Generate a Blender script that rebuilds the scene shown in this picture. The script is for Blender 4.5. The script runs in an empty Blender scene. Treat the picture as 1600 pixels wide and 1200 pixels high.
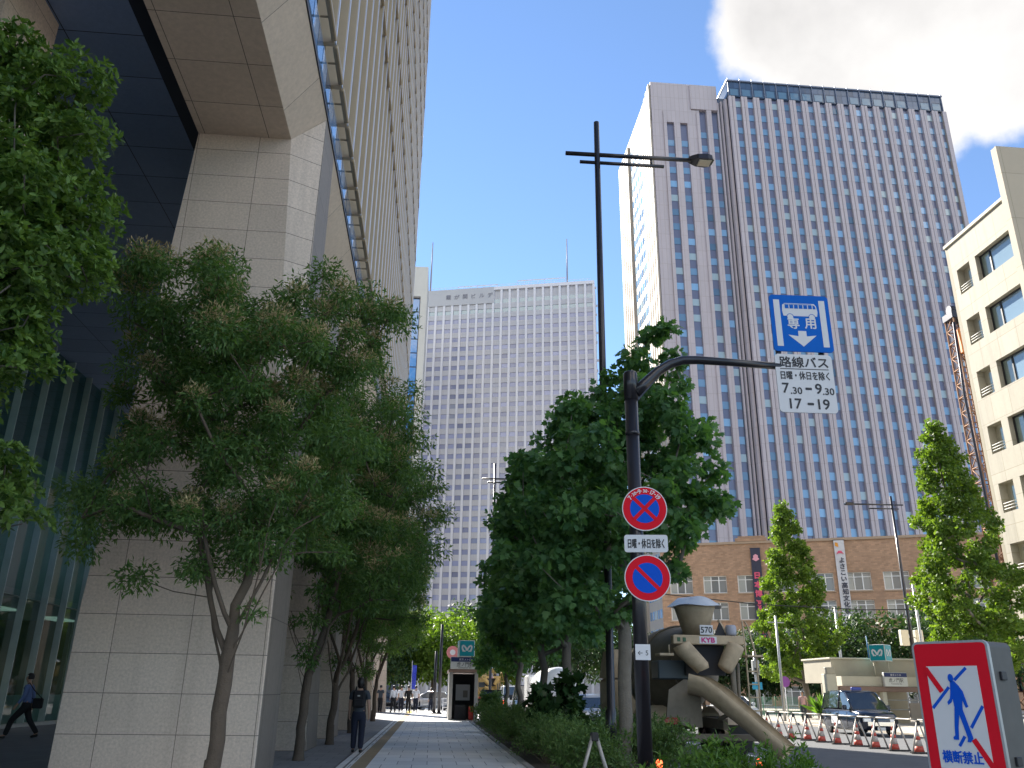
import bpy, math, random
import numpy as np
from mathutils import Vector, Matrix
C = bpy.context.scene
COL = C.collection
R_ = math.radians
# ------------------------------------------------------------------ camera
cam_d = bpy.data.cameras.new('camera')
cam_d.sensor_width = 36.0
cam_d.lens = 1296.0 / 1600.0 * 36.0
cam_d.clip_start = 0.05
cam_d.clip_end = 4000
cam = bpy.data.objects.new('camera', cam_d)
COL.objects.link(cam)
EYE = 1.45
cam.matrix_world = Matrix(((0.99566564, -0.04399627, 0.08194059, 0.0),
                           (-0.09211165, -0.34465713, 0.0, 0.0),
                           (0.01285985, 0.93769707, 0.0, EYE),
                           (0, 0, 0, 1)))
_m = np.array([[0.9956656406673174, -0.04399627234683602, -0.0819405883193633],
               [-0.0921116516403965, -0.34465712737610726, -0.9341985378820329],
               [0.012859845513013958, 0.9376970686572678, -0.34721582885137686]])
_q, _r = np.linalg.qr(_m); _q = _q * np.sign(np.diag(_r))
mw = Matrix.Identity(4)
for i in range(3):
    for j in range(3):
        mw[i][j] = float(_q[i, j])
mw.translation = Vector((0, 0, EYE))
cam.matrix_world = mw
C.camera = cam
# ------------------------------------------------------------------ light
SUN_AZ, SUN_EL = R_(-24.0), R_(35.0)      # azimuth from +Y (street direction), minus = left
C.world = bpy.data.worlds.new('World')
C.world.use_nodes = True
wn = C.world.node_tree
wn.nodes.clear()
def wnode(t, **k):
    n = wn.nodes.new(t)
    for a, b in k.items(): setattr(n, a, b)
    return n
sky = wnode('ShaderNodeTexSky', sky_type='NISHITA', sun_disc=False)
sky.sun_elevation = SUN_EL
sky.sun_rotation = SUN_AZ
sky.air_density = 0.88; sky.dust_density = 0.0; sky.ozone_density = 3.6
bg = wnode('ShaderNodeBackground'); bg.inputs['Strength'].default_value = 0.083
out = wnode('ShaderNodeOutputWorld')
# a cumulus bank in the sky, by direction
geo = wnode('ShaderNodeTexCoord')
def cdir(az, el):
    az, el = R_(az), R_(el)
    return (math.sin(az) * math.cos(el), math.cos(az) * math.cos(el), math.sin(el))
nrm = wnode('ShaderNodeVectorMath', operation='NORMALIZE')
wn.links.new(geo.outputs['Generated'], nrm.inputs[0])
n1 = wnode('ShaderNodeTexNoise'); n1.inputs['Scale'].default_value = 5.5; n1.inputs['Detail'].default_value = 9; n1.inputs['Roughness'].default_value = 0.55
n2 = wnode('ShaderNodeTexNoise'); n2.inputs['Scale'].default_value = 3.2; n2.inputs['Detail'].default_value = 6; n2.inputs['Roughness'].default_value = 0.5
wn.links.new(nrm.outputs[0], n1.inputs['Vector'])
wn.links.new(nrm.outputs[0], n2.inputs['Vector'])
def wmath(op, a, b=None, c=None, clamp=False):
    m = wnode('ShaderNodeMath', operation=op); m.use_clamp = clamp
    for i, v in enumerate((a, b, c)):
        if v is None: continue
        if isinstance(v, (int, float)): m.inputs[i].default_value = v
        else: wn.links.new(v, m.inputs[i])
    return m.outputs[0]
def blob(az, el, r0, r1):
    d = wnode('ShaderNodeVectorMath', operation='DISTANCE')
    wn.links.new(nrm.outputs[0], d.inputs[0]); d.inputs[1].default_value = cdir(az, el)
    mr = wnode('ShaderNodeMapRange'); mr.inputs[1].default_value = r0; mr.inputs[2].default_value = r1
    mr.inputs[3].default_value = 1.0; mr.inputs[4].default_value = 0.0
    wn.links.new(d.outputs['Value'], mr.inputs[0])
    return mr.outputs[0]
BLOBS = [(29.2, 42, 0.06, 0.128), (35, 40, 0.10, 0.20), (42, 37.5, 0.07, 0.15), (52, 36, 0.05, 0.22), (40, 48, 0.10, 0.30)]
FILL_CLOUDS = [(195, 36, 0.15, 0.62), (125, 34, 0.1, 0.48)]  # unseen clouds added behind the viewer as white fill light
def union(bs):
    a = None
    for b in bs:
        o_ = blob(*b)
        a = o_ if a is None else wmath('MAXIMUM', a, o_)
    return a
front = union(BLOBS)
acc = wmath('MAXIMUM', front, union(FILL_CLOUDS))
dens = wmath('ADD', wmath('MULTIPLY', acc, 1.15), wmath('MULTIPLY', wmath('SUBTRACT', n1.outputs[0], 0.5), 1.9))
mask_n = wnode('ShaderNodeMapRange', interpolation_type='SMOOTHSTEP')
wn.links.new(dens, mask_n.inputs[0]); mask_n.inputs[1].default_value = 0.36; mask_n.inputs[2].default_value = 0.72
shade_n = wnode('ShaderNodeMapRange')
wn.links.new(wmath('ADD', wmath('MULTIPLY', dens, 0.5), n2.outputs[0]), shade_n.inputs[0])
shade_n.inputs[1].default_value = 0.72; shade_n.inputs[2].default_value = 1.25
ccol = wnode('ShaderNodeMix', data_type='RGBA')
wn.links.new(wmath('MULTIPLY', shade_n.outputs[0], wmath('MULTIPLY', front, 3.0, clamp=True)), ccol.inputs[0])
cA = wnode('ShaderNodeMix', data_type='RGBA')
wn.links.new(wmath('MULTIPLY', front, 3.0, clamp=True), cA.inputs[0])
cA.inputs[6].default_value = (9.8, 9.4, 8.9, 1); cA.inputs[7].default_value = (4.6, 4.5, 4.4, 1)      # fill clouds behind the viewer set brighter than the back-lit bank ahead
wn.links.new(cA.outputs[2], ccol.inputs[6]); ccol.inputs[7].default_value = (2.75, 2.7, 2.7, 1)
wmix = wnode('ShaderNodeMix', data_type='RGBA')
wn.links.new(mask_n.outputs[0], wmix.inputs[0])
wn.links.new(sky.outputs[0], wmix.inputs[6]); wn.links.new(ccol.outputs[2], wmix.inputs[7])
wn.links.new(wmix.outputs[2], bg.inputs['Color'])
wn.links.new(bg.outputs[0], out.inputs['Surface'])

sd = bpy.data.lights.new('sun', 'SUN')
sd.energy = 4.8; sd.angle = R_(0.53); sd.color = (1.0, 0.93, 0.82)
sun = bpy.data.objects.new('sun', sd); COL.objects.link(sun)
sdir = Vector((math.sin(SUN_AZ) * math.cos(SUN_EL), math.cos(SUN_AZ) * math.cos(SUN_EL), math.sin(SUN_EL)))
sun.rotation_euler = (-sdir).to_track_quat('-Z', 'Y').to_euler()
sun.location = (-40, 90, 120)
C.view_settings.view_transform = 'Standard'
C.view_settings.look = 'None'
C.view_settings.gamma = 1.0
C.view_settings.use_curve_mapping = False
C.view_settings.exposure = 1.62
C.cycles.max_bounces = 6
C.cycles.transparent_max_bounces = 12
# ------------------------------------------------------------------ materials
MATS = {}
def _nt(name):
    m = bpy.data.materials.new(name); m.use_nodes = True
    nt = m.node_tree; nt.nodes.clear()
    o = nt.nodes.new('ShaderNodeOutputMaterial'); b = nt.nodes.new('ShaderNodeBsdfPrincipled')
    nt.links.new(b.outputs[0], o.inputs[0])
    return m, nt, b
def _noise(nt, vec, scale, detail=4, rough=0.6):
    n = nt.nodes.new('ShaderNodeTexNoise'); n.inputs['Scale'].default_value = scale
    n.inputs['Detail'].default_value = detail; n.inputs['Roughness'].default_value = rough
    if vec is not None: nt.links.new(vec, n.inputs['Vector'])
    return n
def _mixc(nt, fac, a, b, mode='MIX'):
    m = nt.nodes.new('ShaderNodeMix'); m.data_type = 'RGBA'; m.blend_type = mode
    if isinstance(fac, float): m.inputs[0].default_value = fac
    else: nt.links.new(fac, m.inputs[0])
    for i, v in ((6, a), (7, b)):
        if isinstance(v, tuple): m.inputs[i].default_value = (*v[:3], 1)
        else: nt.links.new(v, m.inputs[i])
    return m.outputs[2]
def sc3(c, k): return tuple(min(1.0, x * k) for x in c)
def pm(name, base, rough=0.6, metal=0.0, var=0.14, scale=2.5, bump=0.0, bscale=None, ior=1.5, coat=0.0, emit=None, estr=1.0, stain=0.0):
    """plain procedural material: base colour with two octaves of wear, optional bump"""
    if name in MATS: return MATS[name]
    m, nt, b = _nt(name)
    g = nt.nodes.new('ShaderNodeNewGeometry')
    n = _noise(nt, g.outputs['Position'], scale, 6)
    c = _mixc(nt, n.outputs[0], sc3(base, 1 - var), sc3(base, 1 + var))
    if stain:
        n2_ = _noise(nt, g.outputs['Position'], scale * 0.23, 5, 0.7)
        r = nt.nodes.new('ShaderNodeMapRange'); r.inputs[1].default_value = 0.52; r.inputs[2].default_value = 0.75; r.inputs[4].default_value = stain
        nt.links.new(n2_.outputs[0], r.inputs[0])
        c = _mixc(nt, r.outputs[0], c, sc3(base, 0.55))
    nt.links.new(c, b.inputs['Base Color'])
    b.inputs['Roughness'].default_value = rough; b.inputs['Metallic'].default_value = metal
    b.inputs['IOR'].default_value = ior; b.inputs['Coat Weight'].default_value = coat
    if emit:
        b.inputs['Emission Color'].default_value = (*emit, 1); b.inputs['Emission Strength'].default_value = estr
    if bump:
        nb = _noise(nt, g.outputs['Position'], bscale or scale * 8, 4)
        bp = nt.nodes.new('ShaderNodeBump'); bp.inputs['Strength'].default_value = bump; bp.inputs['Distance'].default_value = 0.02
        nt.links.new(nb.outputs[0], bp.inputs['Height']); nt.links.new(bp.outputs[0], b.inputs['Normal'])
    MATS[name] = m
    return m
def panelmat(name, base, axes, w, h, joint=0.012, jcol=None, rough=0.7, var=0.1, off=0.0, scale=1.2, grain=18.0, gvar=0.22, tone=0.07, origin=(0, 0), rotz=0.0, streak=0.0):
    """stone or tile panels with joints; axes = which two world axes run along the panel"""
    if name in MATS: return MATS[name]
    m, nt, b = _nt(name)
    g = nt.nodes.new('ShaderNodeNewGeometry')
    pos = g.outputs['Position']
    if rotz:
        vr = nt.nodes.new('ShaderNodeVectorRotate'); vr.rotation_type = 'Z_AXIS'; vr.inputs['Angle'].default_value = rotz
        nt.links.new(pos, vr.inputs['Vector']); pos = vr.outputs[0]
    s = nt.nodes.new('ShaderNodeSeparateXYZ'); nt.links.new(pos, s.inputs[0])
    cb = nt.nodes.new('ShaderNodeCombineXYZ')
    ix = {'x': 0, 'y': 1, 'z': 2}
    for k in range(2):
        ad = nt.nodes.new('ShaderNodeMath'); ad.operation = 'ADD'; ad.inputs[1].default_value = origin[k] + 500.0 * (w if k == 0 else h)
        nt.links.new(s.outputs[ix[axes[k]]], ad.inputs[0]); nt.links.new(ad.outputs[0], cb.inputs[k])
    br = nt.nodes.new('ShaderNodeTexBrick')
    br.offset = off; br.squash = 1.0
    nt.links.new(cb.outputs[0], br.inputs['Vector'])
    br.inputs['Scale'].default_value = 1.0; br.inputs['Brick Width'].default_value = w; br.inputs['Row Height'].default_value = h
    br.inputs['Mortar Size'].default_value = joint; br.inputs['Mortar Smooth'].default_value = 0.1; br.inputs['Bias'].default_value = 0.0
    br.inputs['Color1'].default_value = (*sc3(base, 1 - tone), 1); br.inputs['Color2'].default_value = (*sc3(base, 1 + tone), 1)
    br.inputs['Mortar'].default_value = (*(jcol or sc3(base, 0.3)), 1)
    n = _noise(nt, g.outputs['Position'], scale, 6)
    n2_ = _noise(nt, g.outputs['Position'], grain, 5, 0.7)
    k1 = _mixc(nt, n.outputs[0], (1 - var,) * 3, (1 + var,) * 3)
    k2 = _mixc(nt, n2_.outputs[0], (1 - gvar,) * 3, (1 + gvar,) * 3)
    c = _mixc(nt, 1.0, _mixc(nt, 1.0, br.outputs['Color'], k1, 'MULTIPLY'), k2, 'MULTIPLY')
    if streak:                                    # rain marks running down the wall
        mp = nt.nodes.new('ShaderNodeMapping'); mp.inputs['Scale'].default_value = (1.0, 1.0, 0.06)
        nt.links.new(g.outputs['Position'], mp.inputs['Vector'])
        n3 = _noise(nt, mp.outputs[0], scale * 4.5, 6, 0.65)
        r3 = nt.nodes.new('ShaderNodeMapRange'); r3.inputs[1].default_value = 0.50; r3.inputs[2].default_value = 0.78; r3.inputs[3].default_value = 0.0; r3.inputs[4].default_value = streak
        nt.links.new(n3.outputs[0], r3.inputs[0])
        c = _mixc(nt, r3.outputs[0], c, sc3(base, 0.45))
    nt.links.new(c, b.inputs['Base Color']); b.inputs['Roughness'].default_value = rough
    bp = nt.nodes.new('ShaderNodeBump'); bp.inputs['Strength'].default_value = 0.25; bp.inputs['Distance'].default_value = 0.01; bp.invert = True
    nt.links.new(br.outputs['Fac'], bp.inputs['Height']); nt.links.new(bp.outputs[0], b.inputs['Normal'])
    MATS[name] = m
    return m
def glassmat(name, base, ior=2.0, rough=0.04, var=0.5, wav=0.04, blind=None, bfrac=0.3, metal=0.0):
    """coated opaque-looking glazing: reflects its surroundings; each pane (island) differs a little"""
    if name in MATS: return MATS[name]
    m, nt, b = _nt(name)
    g = nt.nodes.new('ShaderNodeNewGeometry')
    c = _mixc(nt, g.outputs['Random Per Island'], sc3(base, 1 - var), sc3(base, 1 + var))
    if blind:
        wnz = nt.nodes.new('ShaderNodeTexWhiteNoise'); wnz.noise_dimensions = '1D'
        nt.links.new(g.outputs['Random Per Island'], wnz.inputs['W'])
        lt = nt.nodes.new('ShaderNodeMath'); lt.operation = 'LESS_THAN'; lt.inputs[1].default_value = bfrac
        nt.links.new(wnz.outputs[0], lt.inputs[0])
        c = _mixc(nt, lt.outputs[0], c, blind)
    nt.links.new(c, b.inputs['Base Color'])
    b.inputs['Roughness'].default_value = rough; b.inputs['IOR'].default_value = ior; b.inputs['Metallic'].default_value = metal
    nb = _noise(nt, g.outputs['Position'], 0.6, 2)
    bp = nt.nodes.new('ShaderNodeBump'); bp.inputs['Strength'].default_value = wav; bp.inputs['Distance'].default_value = 0.3
    nt.links.new(nb.outputs[0], bp.inputs['Height']); nt.links.new(bp.outputs[0], b.inputs['Normal'])
    MATS[name] = m
    return m
def leafmat(name, lo, hi, trans=0.3, rough=0.5, tcol=None):
    if name in MATS: return MATS[name]
    m, nt, b = _nt(name)
    o = [n for n in nt.nodes if n.type == 'OUTPUT_MATERIAL'][0]
    g = nt.nodes.new('ShaderNodeNewGeometry')
    c = _mixc(nt, g.outputs['Random Per Island'], lo, hi)
    n = _noise(nt, g.outputs['Position'], 0.9, 3)
    k = _mixc(nt, n.outputs[0], (0.72,) * 3, (1.28,) * 3)
    c = _mixc(nt, 1.0, c, k, 'MULTIPLY')
    nt.links.new(c, b.inputs['Base Color']); b.inputs['Roughness'].default_value = rough; b.inputs['Specular IOR Level'].default_value = 0.28
    t = nt.nodes.new('ShaderNodeBsdfTranslucent')
    tc = _mixc(nt, 1.0, c, tcol or (1.5, 1.6, 0.5), 'MULTIPLY')
    nt.links.new(tc, t.inputs[0])
    mx = nt.nodes.new('ShaderNodeMixShader'); mx.inputs[0].default_value = trans
    nt.links.new(b.outputs[0], mx.inputs[1]); nt.links.new(t.outputs[0], mx.inputs[2])
    nt.links.new(mx.outputs[0], o.inputs[0])
    MATS[name] = m
    return m
# ------------------------------------------------------------------ objects
def tag(o, label=None, cat=None, group=None, kind=None):
    if label: o['label'] = label
    if cat: o['category'] = cat
    if group: o['group'] = group
    if kind: o['kind'] = kind
    return o
def thing(name, label, cat, loc=(0, 0, 0), rz=0.0, group=None):
    o = bpy.data.objects.new(name, None); COL.objects.link(o)
    o.empty_display_size = 0.2
    o.location = loc; o.rotation_euler = (0, 0, rz)
    return tag(o, label, cat, group)
class Fr:
    """a wall's own frame: a along the wall, b outwards, z up"""
    def __init__(s, o, u, n): s.o = Vector((*o, 0)) if len(o) == 2 else Vector(o); s.u = Vector((*u, 0)).normalized(); s.n = Vector((*n, 0)).normalized()
    def __call__(s, p): return s.o + s.u * p[0] + s.n * p[1] + Vector((0, 0, p[2]))
class MB:
    def __init__(s, T=None): s.v = []; s.f = []; s.m = []; s.sm = []; s.T = T; s.mi = 0
    def add(s, vs, fs, smooth=False):
        k = len(s.v)
        for p in vs:
            s.v.append(tuple(s.T(p)) if s.T else tuple(p))
        for f in fs:
            s.f.append(tuple(i + k for i in f)); s.m.append(s.mi); s.sm.append(smooth)
        return s
    def box(s, x0, x1, y0, y1, z0, z1):
        return s.add([(x0, y0, z0), (x1, y0, z0), (x1, y1, z0), (x0, y1, z0), (x0, y0, z1), (x1, y0, z1), (x1, y1, z1), (x0, y1, z1)],
              [(0, 3, 2, 1), (4, 5, 6, 7), (0, 1, 5, 4), (1, 2, 6, 5), (2, 3, 7, 6), (3, 0, 4, 7)])
    def bbox(s, x0, x1, y0, y1, z0, z1, c=0.02):
        """box with all edges chamfered"""
        if min(x1 - x0, y1 - y0, z1 - z0) <= 2.2 * c: return s.box(x0, x1, y0, y1, z0, z1)
        V = []; F = []
        X = (x0, x1); Y = (y0, y1); Z = (z0, z1); I = {}
        def vid(i, j, k, ax):
            key = (i, j, k, ax)
            if key not in I:
                p = [X[i], Y[j], Z[k]]; d = (1 - 2 * i, 1 - 2 * j, 1 - 2 * k)
                for a in range(3):
                    if a != ax: p[a] += d[a] * c
                I[key] = len(V); V.append(tuple(p))
            return I[key]
        for k in (0, 1): F.append([vid(0, 0, k, 2), vid(1, 0, k, 2), vid(1, 1, k, 2), vid(0, 1, k, 2)][::(1 if k else -1)])
        for j in (0, 1): F.append([vid(0, j, 0, 1), vid(1, j, 0, 1), vid(1, j, 1, 1), vid(0, j, 1, 1)][::(-1 if j else 1)])
        for i in (0, 1): F.append([vid(i, 0, 0, 0), vid(i, 1, 0, 0), vid(i, 1, 1, 0), vid(i, 0, 1, 0)][::(1 if i else -1)])
        for i in (0, 1):
            for j in (0, 1): F.append([vid(i, j, 0, 0), vid(i, j, 1, 0), vid(i, j, 1, 1), vid(i, j, 0, 1)])
            for k in (0, 1): F.append([vid(i, 0, k, 0), vid(i, 1, k, 0), vid(i, 1, k, 2), vid(i, 0, k, 2)])
        for j in (0, 1):
            for k in (0, 1): F.append([vid(0, j, k, 1), vid(1, j, k, 1), vid(1, j, k, 2), vid(0, j, k, 2)])
        for i in (0, 1):
            for j in (0, 1):
                for k in (0, 1): F.append([vid(i, j, k, 0), vid(i, j, k, 1), vid(i, j, k, 2)])
        return s.add(V, F)
    def quad(s, a, b, c, d): return s.add([a, b, c, d], [(0, 1, 2, 3)])
    def prism(s, poly, h0, h1, ax='z'):
        """polygon extruded along an axis; poly in the other two axes in order"""
        n = len(poly)
        def P(p, h): return {'z': (p[0], p[1], h), 'y': (p[0], h, p[1]), 'x': (h, p[0], p[1])}[ax]
        vs = [P(p, h0) for p in poly] + [P(p, h1) for p in poly]
        fs = [tuple(range(n))[::-1], tuple(range(n, 2 * n))] + [(i, (i + 1) % n, n + (i + 1) % n, n + i) for i in range(n)]
        return s.add(vs, fs)
    def tube(s, pts, rad, n=8, caps=True, smooth=True):
        pts = [Vector(p) for p in pts]
        if not hasattr(rad, '__len__'): rad = [rad] * len(pts)
        vs = []; fs = []
        up = None
        for i, p in enumerate(pts):
            t = (pts[min(i + 1, len(pts) - 1)] - pts[max(i - 1, 0)])
            t = t.normalized() if t.length > 1e-9 else Vector((0, 0, 1))
            if up is None:
                up = Vector((1, 0, 0)) if abs(t.x) < 0.9 else Vector((0, 1, 0))
            a = (up - t * up.dot(t)).normalized(); b = t.cross(a); up = a
            for k in range(n):
                w = 2 * math.pi * (k + 0.5) / n
                vs.append(p + a * math.cos(w) * rad[i] + b * math.sin(w) * rad[i])
        for i in range(len(pts) - 1):
            for k in range(n):
                k2 = (k + 1) % n
                fs.append((i * n + k, i * n + k2, (i + 1) * n + k2, (i + 1) * n + k))
        s.add(vs, fs, smooth)
        if caps:
            k = len(s.v) - len(vs)
            for idx in (list(range(n))[::-1], list(range((len(pts) - 1) * n, len(pts) * n))):
                s.f.append(tuple(i + k for i in idx)); s.m.append(s.mi); s.sm.append(False)
        return s
    def bar(s, p, q, r, n=6): return s.tube([p, q], r, n)
    def lathe(s, prof, n=24, c=(0, 0, 0), ax='z', smooth=True):
        vs = []; fs = []
        for r, h in prof:
            for k in range(n):
                w = 2 * math.pi * k / n; x, y = r * math.cos(w), r * math.sin(w)
                p = {'z': (x, y, h), 'y': (x, h, y), 'x': (h, x, y)}[ax]
                vs.append((p[0] + c[0], p[1] + c[1], p[2] + c[2]))
        m = len(prof)
        for i in range(m - 1):
            for k in range(n):
                k2 = (k + 1) % n
                fs.append((i * n + k, i * n + k2, (i + 1) * n + k2, (i + 1) * n + k))
        s.add(vs, fs, smooth)
        k0 = len(s.v) - len(vs)
        for i, rev in ((0, True), (m - 1, False)):
            if prof[i][0] > 1e-6:
                idx = list(range(i * n, (i + 1) * n))
                s.f.append(tuple(j + k0 for j in (idx[::-1] if rev else idx))); s.m.append(s.mi); s.sm.append(False)
        return s
    def build(s, name, mats, parent=None, world=False):
        """links the collected shapes as ONE mesh object; world=True: coordinates are the scene's, else the parent's"""
        me = bpy.data.meshes.new(name)
        v = s.v
        if parent is not None and world:
            L = parent.location; v = [(p[0] - L.x, p[1] - L.y, p[2] - L.z) for p in v]
        me.from_pydata(v, [], s.f)
        for m_ in (mats if isinstance(mats, (list, tuple)) else [mats]): me.materials.append(m_)
        me.polygons.foreach_set('material_index', s.m)
        me.polygons.foreach_set('use_smooth', s.sm)
        me.update()
        o = bpy.data.objects.new(name, me); COL.objects.link(o)
        if parent is not None: o.parent = parent
        return o
def copy_tree(o, parent=None):
    c = o.copy(); COL.objects.link(c)
    if parent is not None: c.parent = parent
    for ch in list(o.children): copy_tree(ch, c)
    return c
def struct(name, mb, m):
    o = mb.build(name, m); o['kind'] = 'structure'; return o
_tc = {}
def text_part(name, s, size, loc, m, parent, w=None, bold=0.0, rot=(R_(90), 0, 0), align='CENTER', vertical=False, depth=0.001, squeeze=None):
    """lettering as a thin mesh part; local plane XZ facing -Y by default; w = fit to this width"""
    cu = bpy.data.curves.new(name, 'FONT'); cu.body = s; cu.size = size
    cu.align_x = align; cu.align_y = 'CENTER'; cu.extrude = depth; cu.resolution_u = 3
    if vertical: cu.body = '\n'.join(s); cu.space_line = 0.82
    o = bpy.data.objects.new(name, cu); COL.objects.link(o)
    dg = bpy.context.evaluated_depsgraph_get()
    me = bpy.data.meshes.new_from_object(o.evaluated_get(dg))
    bpy.data.objects.remove(o); bpy.data.curves.remove(cu)
    me.materials.clear(); me.materials.append(m)
    n = len(me.vertices)
    if n:
        a = np.empty(n * 3); me.vertices.foreach_get('co', a); a = a.reshape(-1, 3)
        lo, hi = a.min(0), a.max(0)
        a[:, 1] -= (lo[1] + hi[1]) / 2
        if align == 'CENTER': a[:, 0] -= (lo[0] + hi[0]) / 2
        if w: a[:, 0] *= w / max(1e-6, hi[0] - lo[0])
        me.vertices.foreach_set('co', a.ravel()); me.update()
        if bold:                                     # heavier strokes: the same letters four times, a hair apart
            F = [tuple(p.vertices) for p in me.polygons]; VV = []; FF = []
            for q, (dx, dz) in enumerate(((-1, -0.5), (1, 0.5), (-0.5, 1), (0.5, -1))):
                k0 = len(VV); VV += [(p[0] + dx * bold, p[1] + dz * bold, p[2] + 0.0002 * q) for p in a]; FF += [tuple(i + k0 for i in f) for f in F]
            me.clear_geometry(); me.from_pydata(VV, [], FF); me.update()
    t = bpy.data.objects.new(name, me); COL.objects.link(t)
    t.parent = parent; t.location = loc; t.rotation_euler = rot
    return t
def roundrect(w, h, r, n=5, cx=0, cz=0):
    P = []
    for (sx, sz, a0) in ((1, -1, -90), (1, 1, 0), (-1, 1, 90), (-1, -1, 180)):
        for k in range(n + 1):
            a = R_(a0 + 90 * k / n)
            P.append((cx + sx * (w / 2 - r) + r * math.cos(a), cz + sz * (h / 2 - r) + r * math.sin(a)))
    return P
# ================================================================== ground
asphalt = pm('asphalt', (0.115, 0.12, 0.128), 0.9, var=0.3, scale=1.5, bump=0.3, bscale=60, stain=0.35)
paver = panelmat('sidewalk_paver', (0.70, 0.70, 0.69), 'xy', 0.62, 0.9, 0.008, (0.2, 0.2, 0.21), 0.85, 0.18, 0.5, 0.5, 30, 0.16, 0.09)
plaza_m = panelmat('plaza_stone', (0.23, 0.235, 0.25), 'xy', 0.6, 0.6, 0.006, (0.08, 0.08, 0.09), 0.65, 0.14, 0.5, 0.7, 30, 0.14, 0.08)
farpave = panelmat('far_paver', (0.42, 0.38, 0.32), 'xy', 0.4, 0.4, 0.006, (0.22, 0.2, 0.17), 0.85, 0.12, 0.5, 0.6, 30, 0.15, 0.09)
kerb_m = pm('kerb_concrete', (0.36, 0.35, 0.34), 0.85, var=0.2, scale=3, bump=0.2)
soil_m = pm('soil', (0.07, 0.055, 0.04), 0.95, var=0.4, scale=5, bump=0.8)
white_paint = pm('road_paint', (0.72, 0.72, 0.70), 0.7, var=0.2, scale=4, stain=0.3)
struct('ground', MB().box(-1600, 1600, -1600, 1600, -0.6, -0.13), asphalt)
struct('sidewalk', MB().box(-1.8, 2.0, -12, 64, -0.3, 0.0), paver)
struct('plaza', MB().box(-42, -1.8, -12, 64, -0.3, -0.004), plaza_m)
mb = MB()
for (x0, x1, y0, y1) in ((2.0, 2.14, -12, 44.6), (5.06, 5.2, -12, 64), (2.14, 5.06, 44.46, 44.6)):
    mb.bbox(x0, x1, y0, y1, -0.3, 0.035, 0.015)
struct('kerb', mb, kerb_m)
struct('planting_bed', MB().box(2.14, 5.06, -12, 44.46, -0.3, 0.0), soil_m)
struct('kiosk_pavement', MB().box(2.0, 5.06, 44.6, 64, -0.3, -0.003), paver)
struct('road', MB().box(5.2, 20.5, -60, 66, -0.2, -0.122), asphalt)
struct('cross_street', MB().box(-120, 140, 66, 84, -0.2, -0.118), asphalt)
struct('far_sidewalk', MB().bbox(20.5, 60, -20, 64, -0.3, 0.0, 0.02), farpave)
struct('beyond_sidewalk', MB().bbox(-120, 140, 84, 400, -0.3, 0.0, 0.02), farpave)
mb = MB()
for k in range(14): mb.box(8.75, 8.9, -2 + k * 5, 1 + k * 5, -0.122, -0.117)
mb.box(5.55, 5.67, -30, 64, -0.122, -0.117)
mb.box(11.05, 11.2, 26.6, 27.9, -0.122, -0.116)
for k in range(9): mb.box(6 + k * 1.5, 6.6 + k * 1.5, 61.2, 64.8, -0.122, -0.117)
for k in range(8): mb.box(-2.2 + k * 0.9, -1.75 + k * 0.9, 67.5, 82, -0.118, -0.113)
struct('road_marking', mb, white_paint)
tact_m = panelmat('tactile_tile', (0.33, 0.25, 0.15), 'xy', 0.3, 0.3, 0.006, (0.2, 0.15, 0.1), 0.8, 0.12, 0.0, 1.5, 40, 0.15, 0.08)
tacty_m = panelmat('tactile_yellow', (0.75, 0.55, 0.05), 'xy', 0.3, 0.3, 0.006, (0.45, 0.33, 0.05), 0.8, 0.12, 0.0, 1.5, 40, 0.15, 0.08)
struct('tactile_strip', MB().box(-1.5, -1.2, -12, 60.2, -0.1, 0.006), tact_m)
struct('tactile_crossing', MB().box(-1.55, -1.15, 60.2, 64, -0.1, 0.007), tacty_m)
mb = MB()
for x in (-1.8, -1.62): mb.box(x - 0.02, x + 0.02, -12, 64, -0.1, 0.003)
struct('drain_line', mb, pm('steel_drain', (0.12, 0.12, 0.12), 0.5, 0.6))

# ================================================================== stone tower on the left
ST = (0.57, 0.465, 0.375)
st_xz = panelmat('granite_front', ST, 'xz', 1.33, 0.665, 0.006, (0.13, 0.105, 0.09), 0.75, 0.2, 0.0, 0.35, 22, 0.5, 0.05, origin=(0.35, 0.0), streak=0.4)
st_yz = panelmat('granite_side', ST, 'yz', 1.25, 1.33, 0.007, (0.11, 0.09, 0.08), 0.75, 0.10, 0.0, 0.6, 9, 0.30, 0.05)
st_xy = panelmat('granite_soffit', ST, 'xy', 1.4, 1.25, 0.008, (0.10, 0.085, 0.075), 0.75, 0.10, 0.0, 0.6, 9, 0.26, 0.05, origin=(-0.05, 0.1))
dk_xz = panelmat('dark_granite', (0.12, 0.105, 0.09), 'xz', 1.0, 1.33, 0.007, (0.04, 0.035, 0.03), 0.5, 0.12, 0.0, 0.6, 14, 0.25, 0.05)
st_yz_shaded = panelmat('granite_flank_shaded', (0.20, 0.175, 0.15), 'yz', 1.25, 1.33, 0.007, (0.06, 0.05, 0.045), 0.6, 0.12, 0.0, 0.6, 9, 0.28, 0.05)  # same granite, its colour darkened for the shade on the pillar sides
dk_xy = panelmat('dark_soffit_panel', (0.19, 0.26, 0.42), 'xy', 2.6, 1.25, 0.012, (0.02, 0.022, 0.035), 0.6, 0.12, 0.0, 0.5, 12, 0.2, 0.08)
dkmetal = pm('dark_metal', (0.02, 0.023, 0.035), 0.4, 0.5)
bronze = pm('bronze_profile', (0.36, 0.29, 0.19), 0.42, 0.25, var=0.12, scale=3)
finm = pm('fin_profile', (0.54, 0.43, 0.29), 0.45, 0.15, var=0.10, scale=1.5)
polished = pm('polished_edge', (0.62, 0.66, 0.74), 0.3, 0.7, var=0.05)
twglass = glassmat('tower_glass', (0.05, 0.09, 0.16), 2.1, 0.03, 0.6, 0.05)
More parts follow.
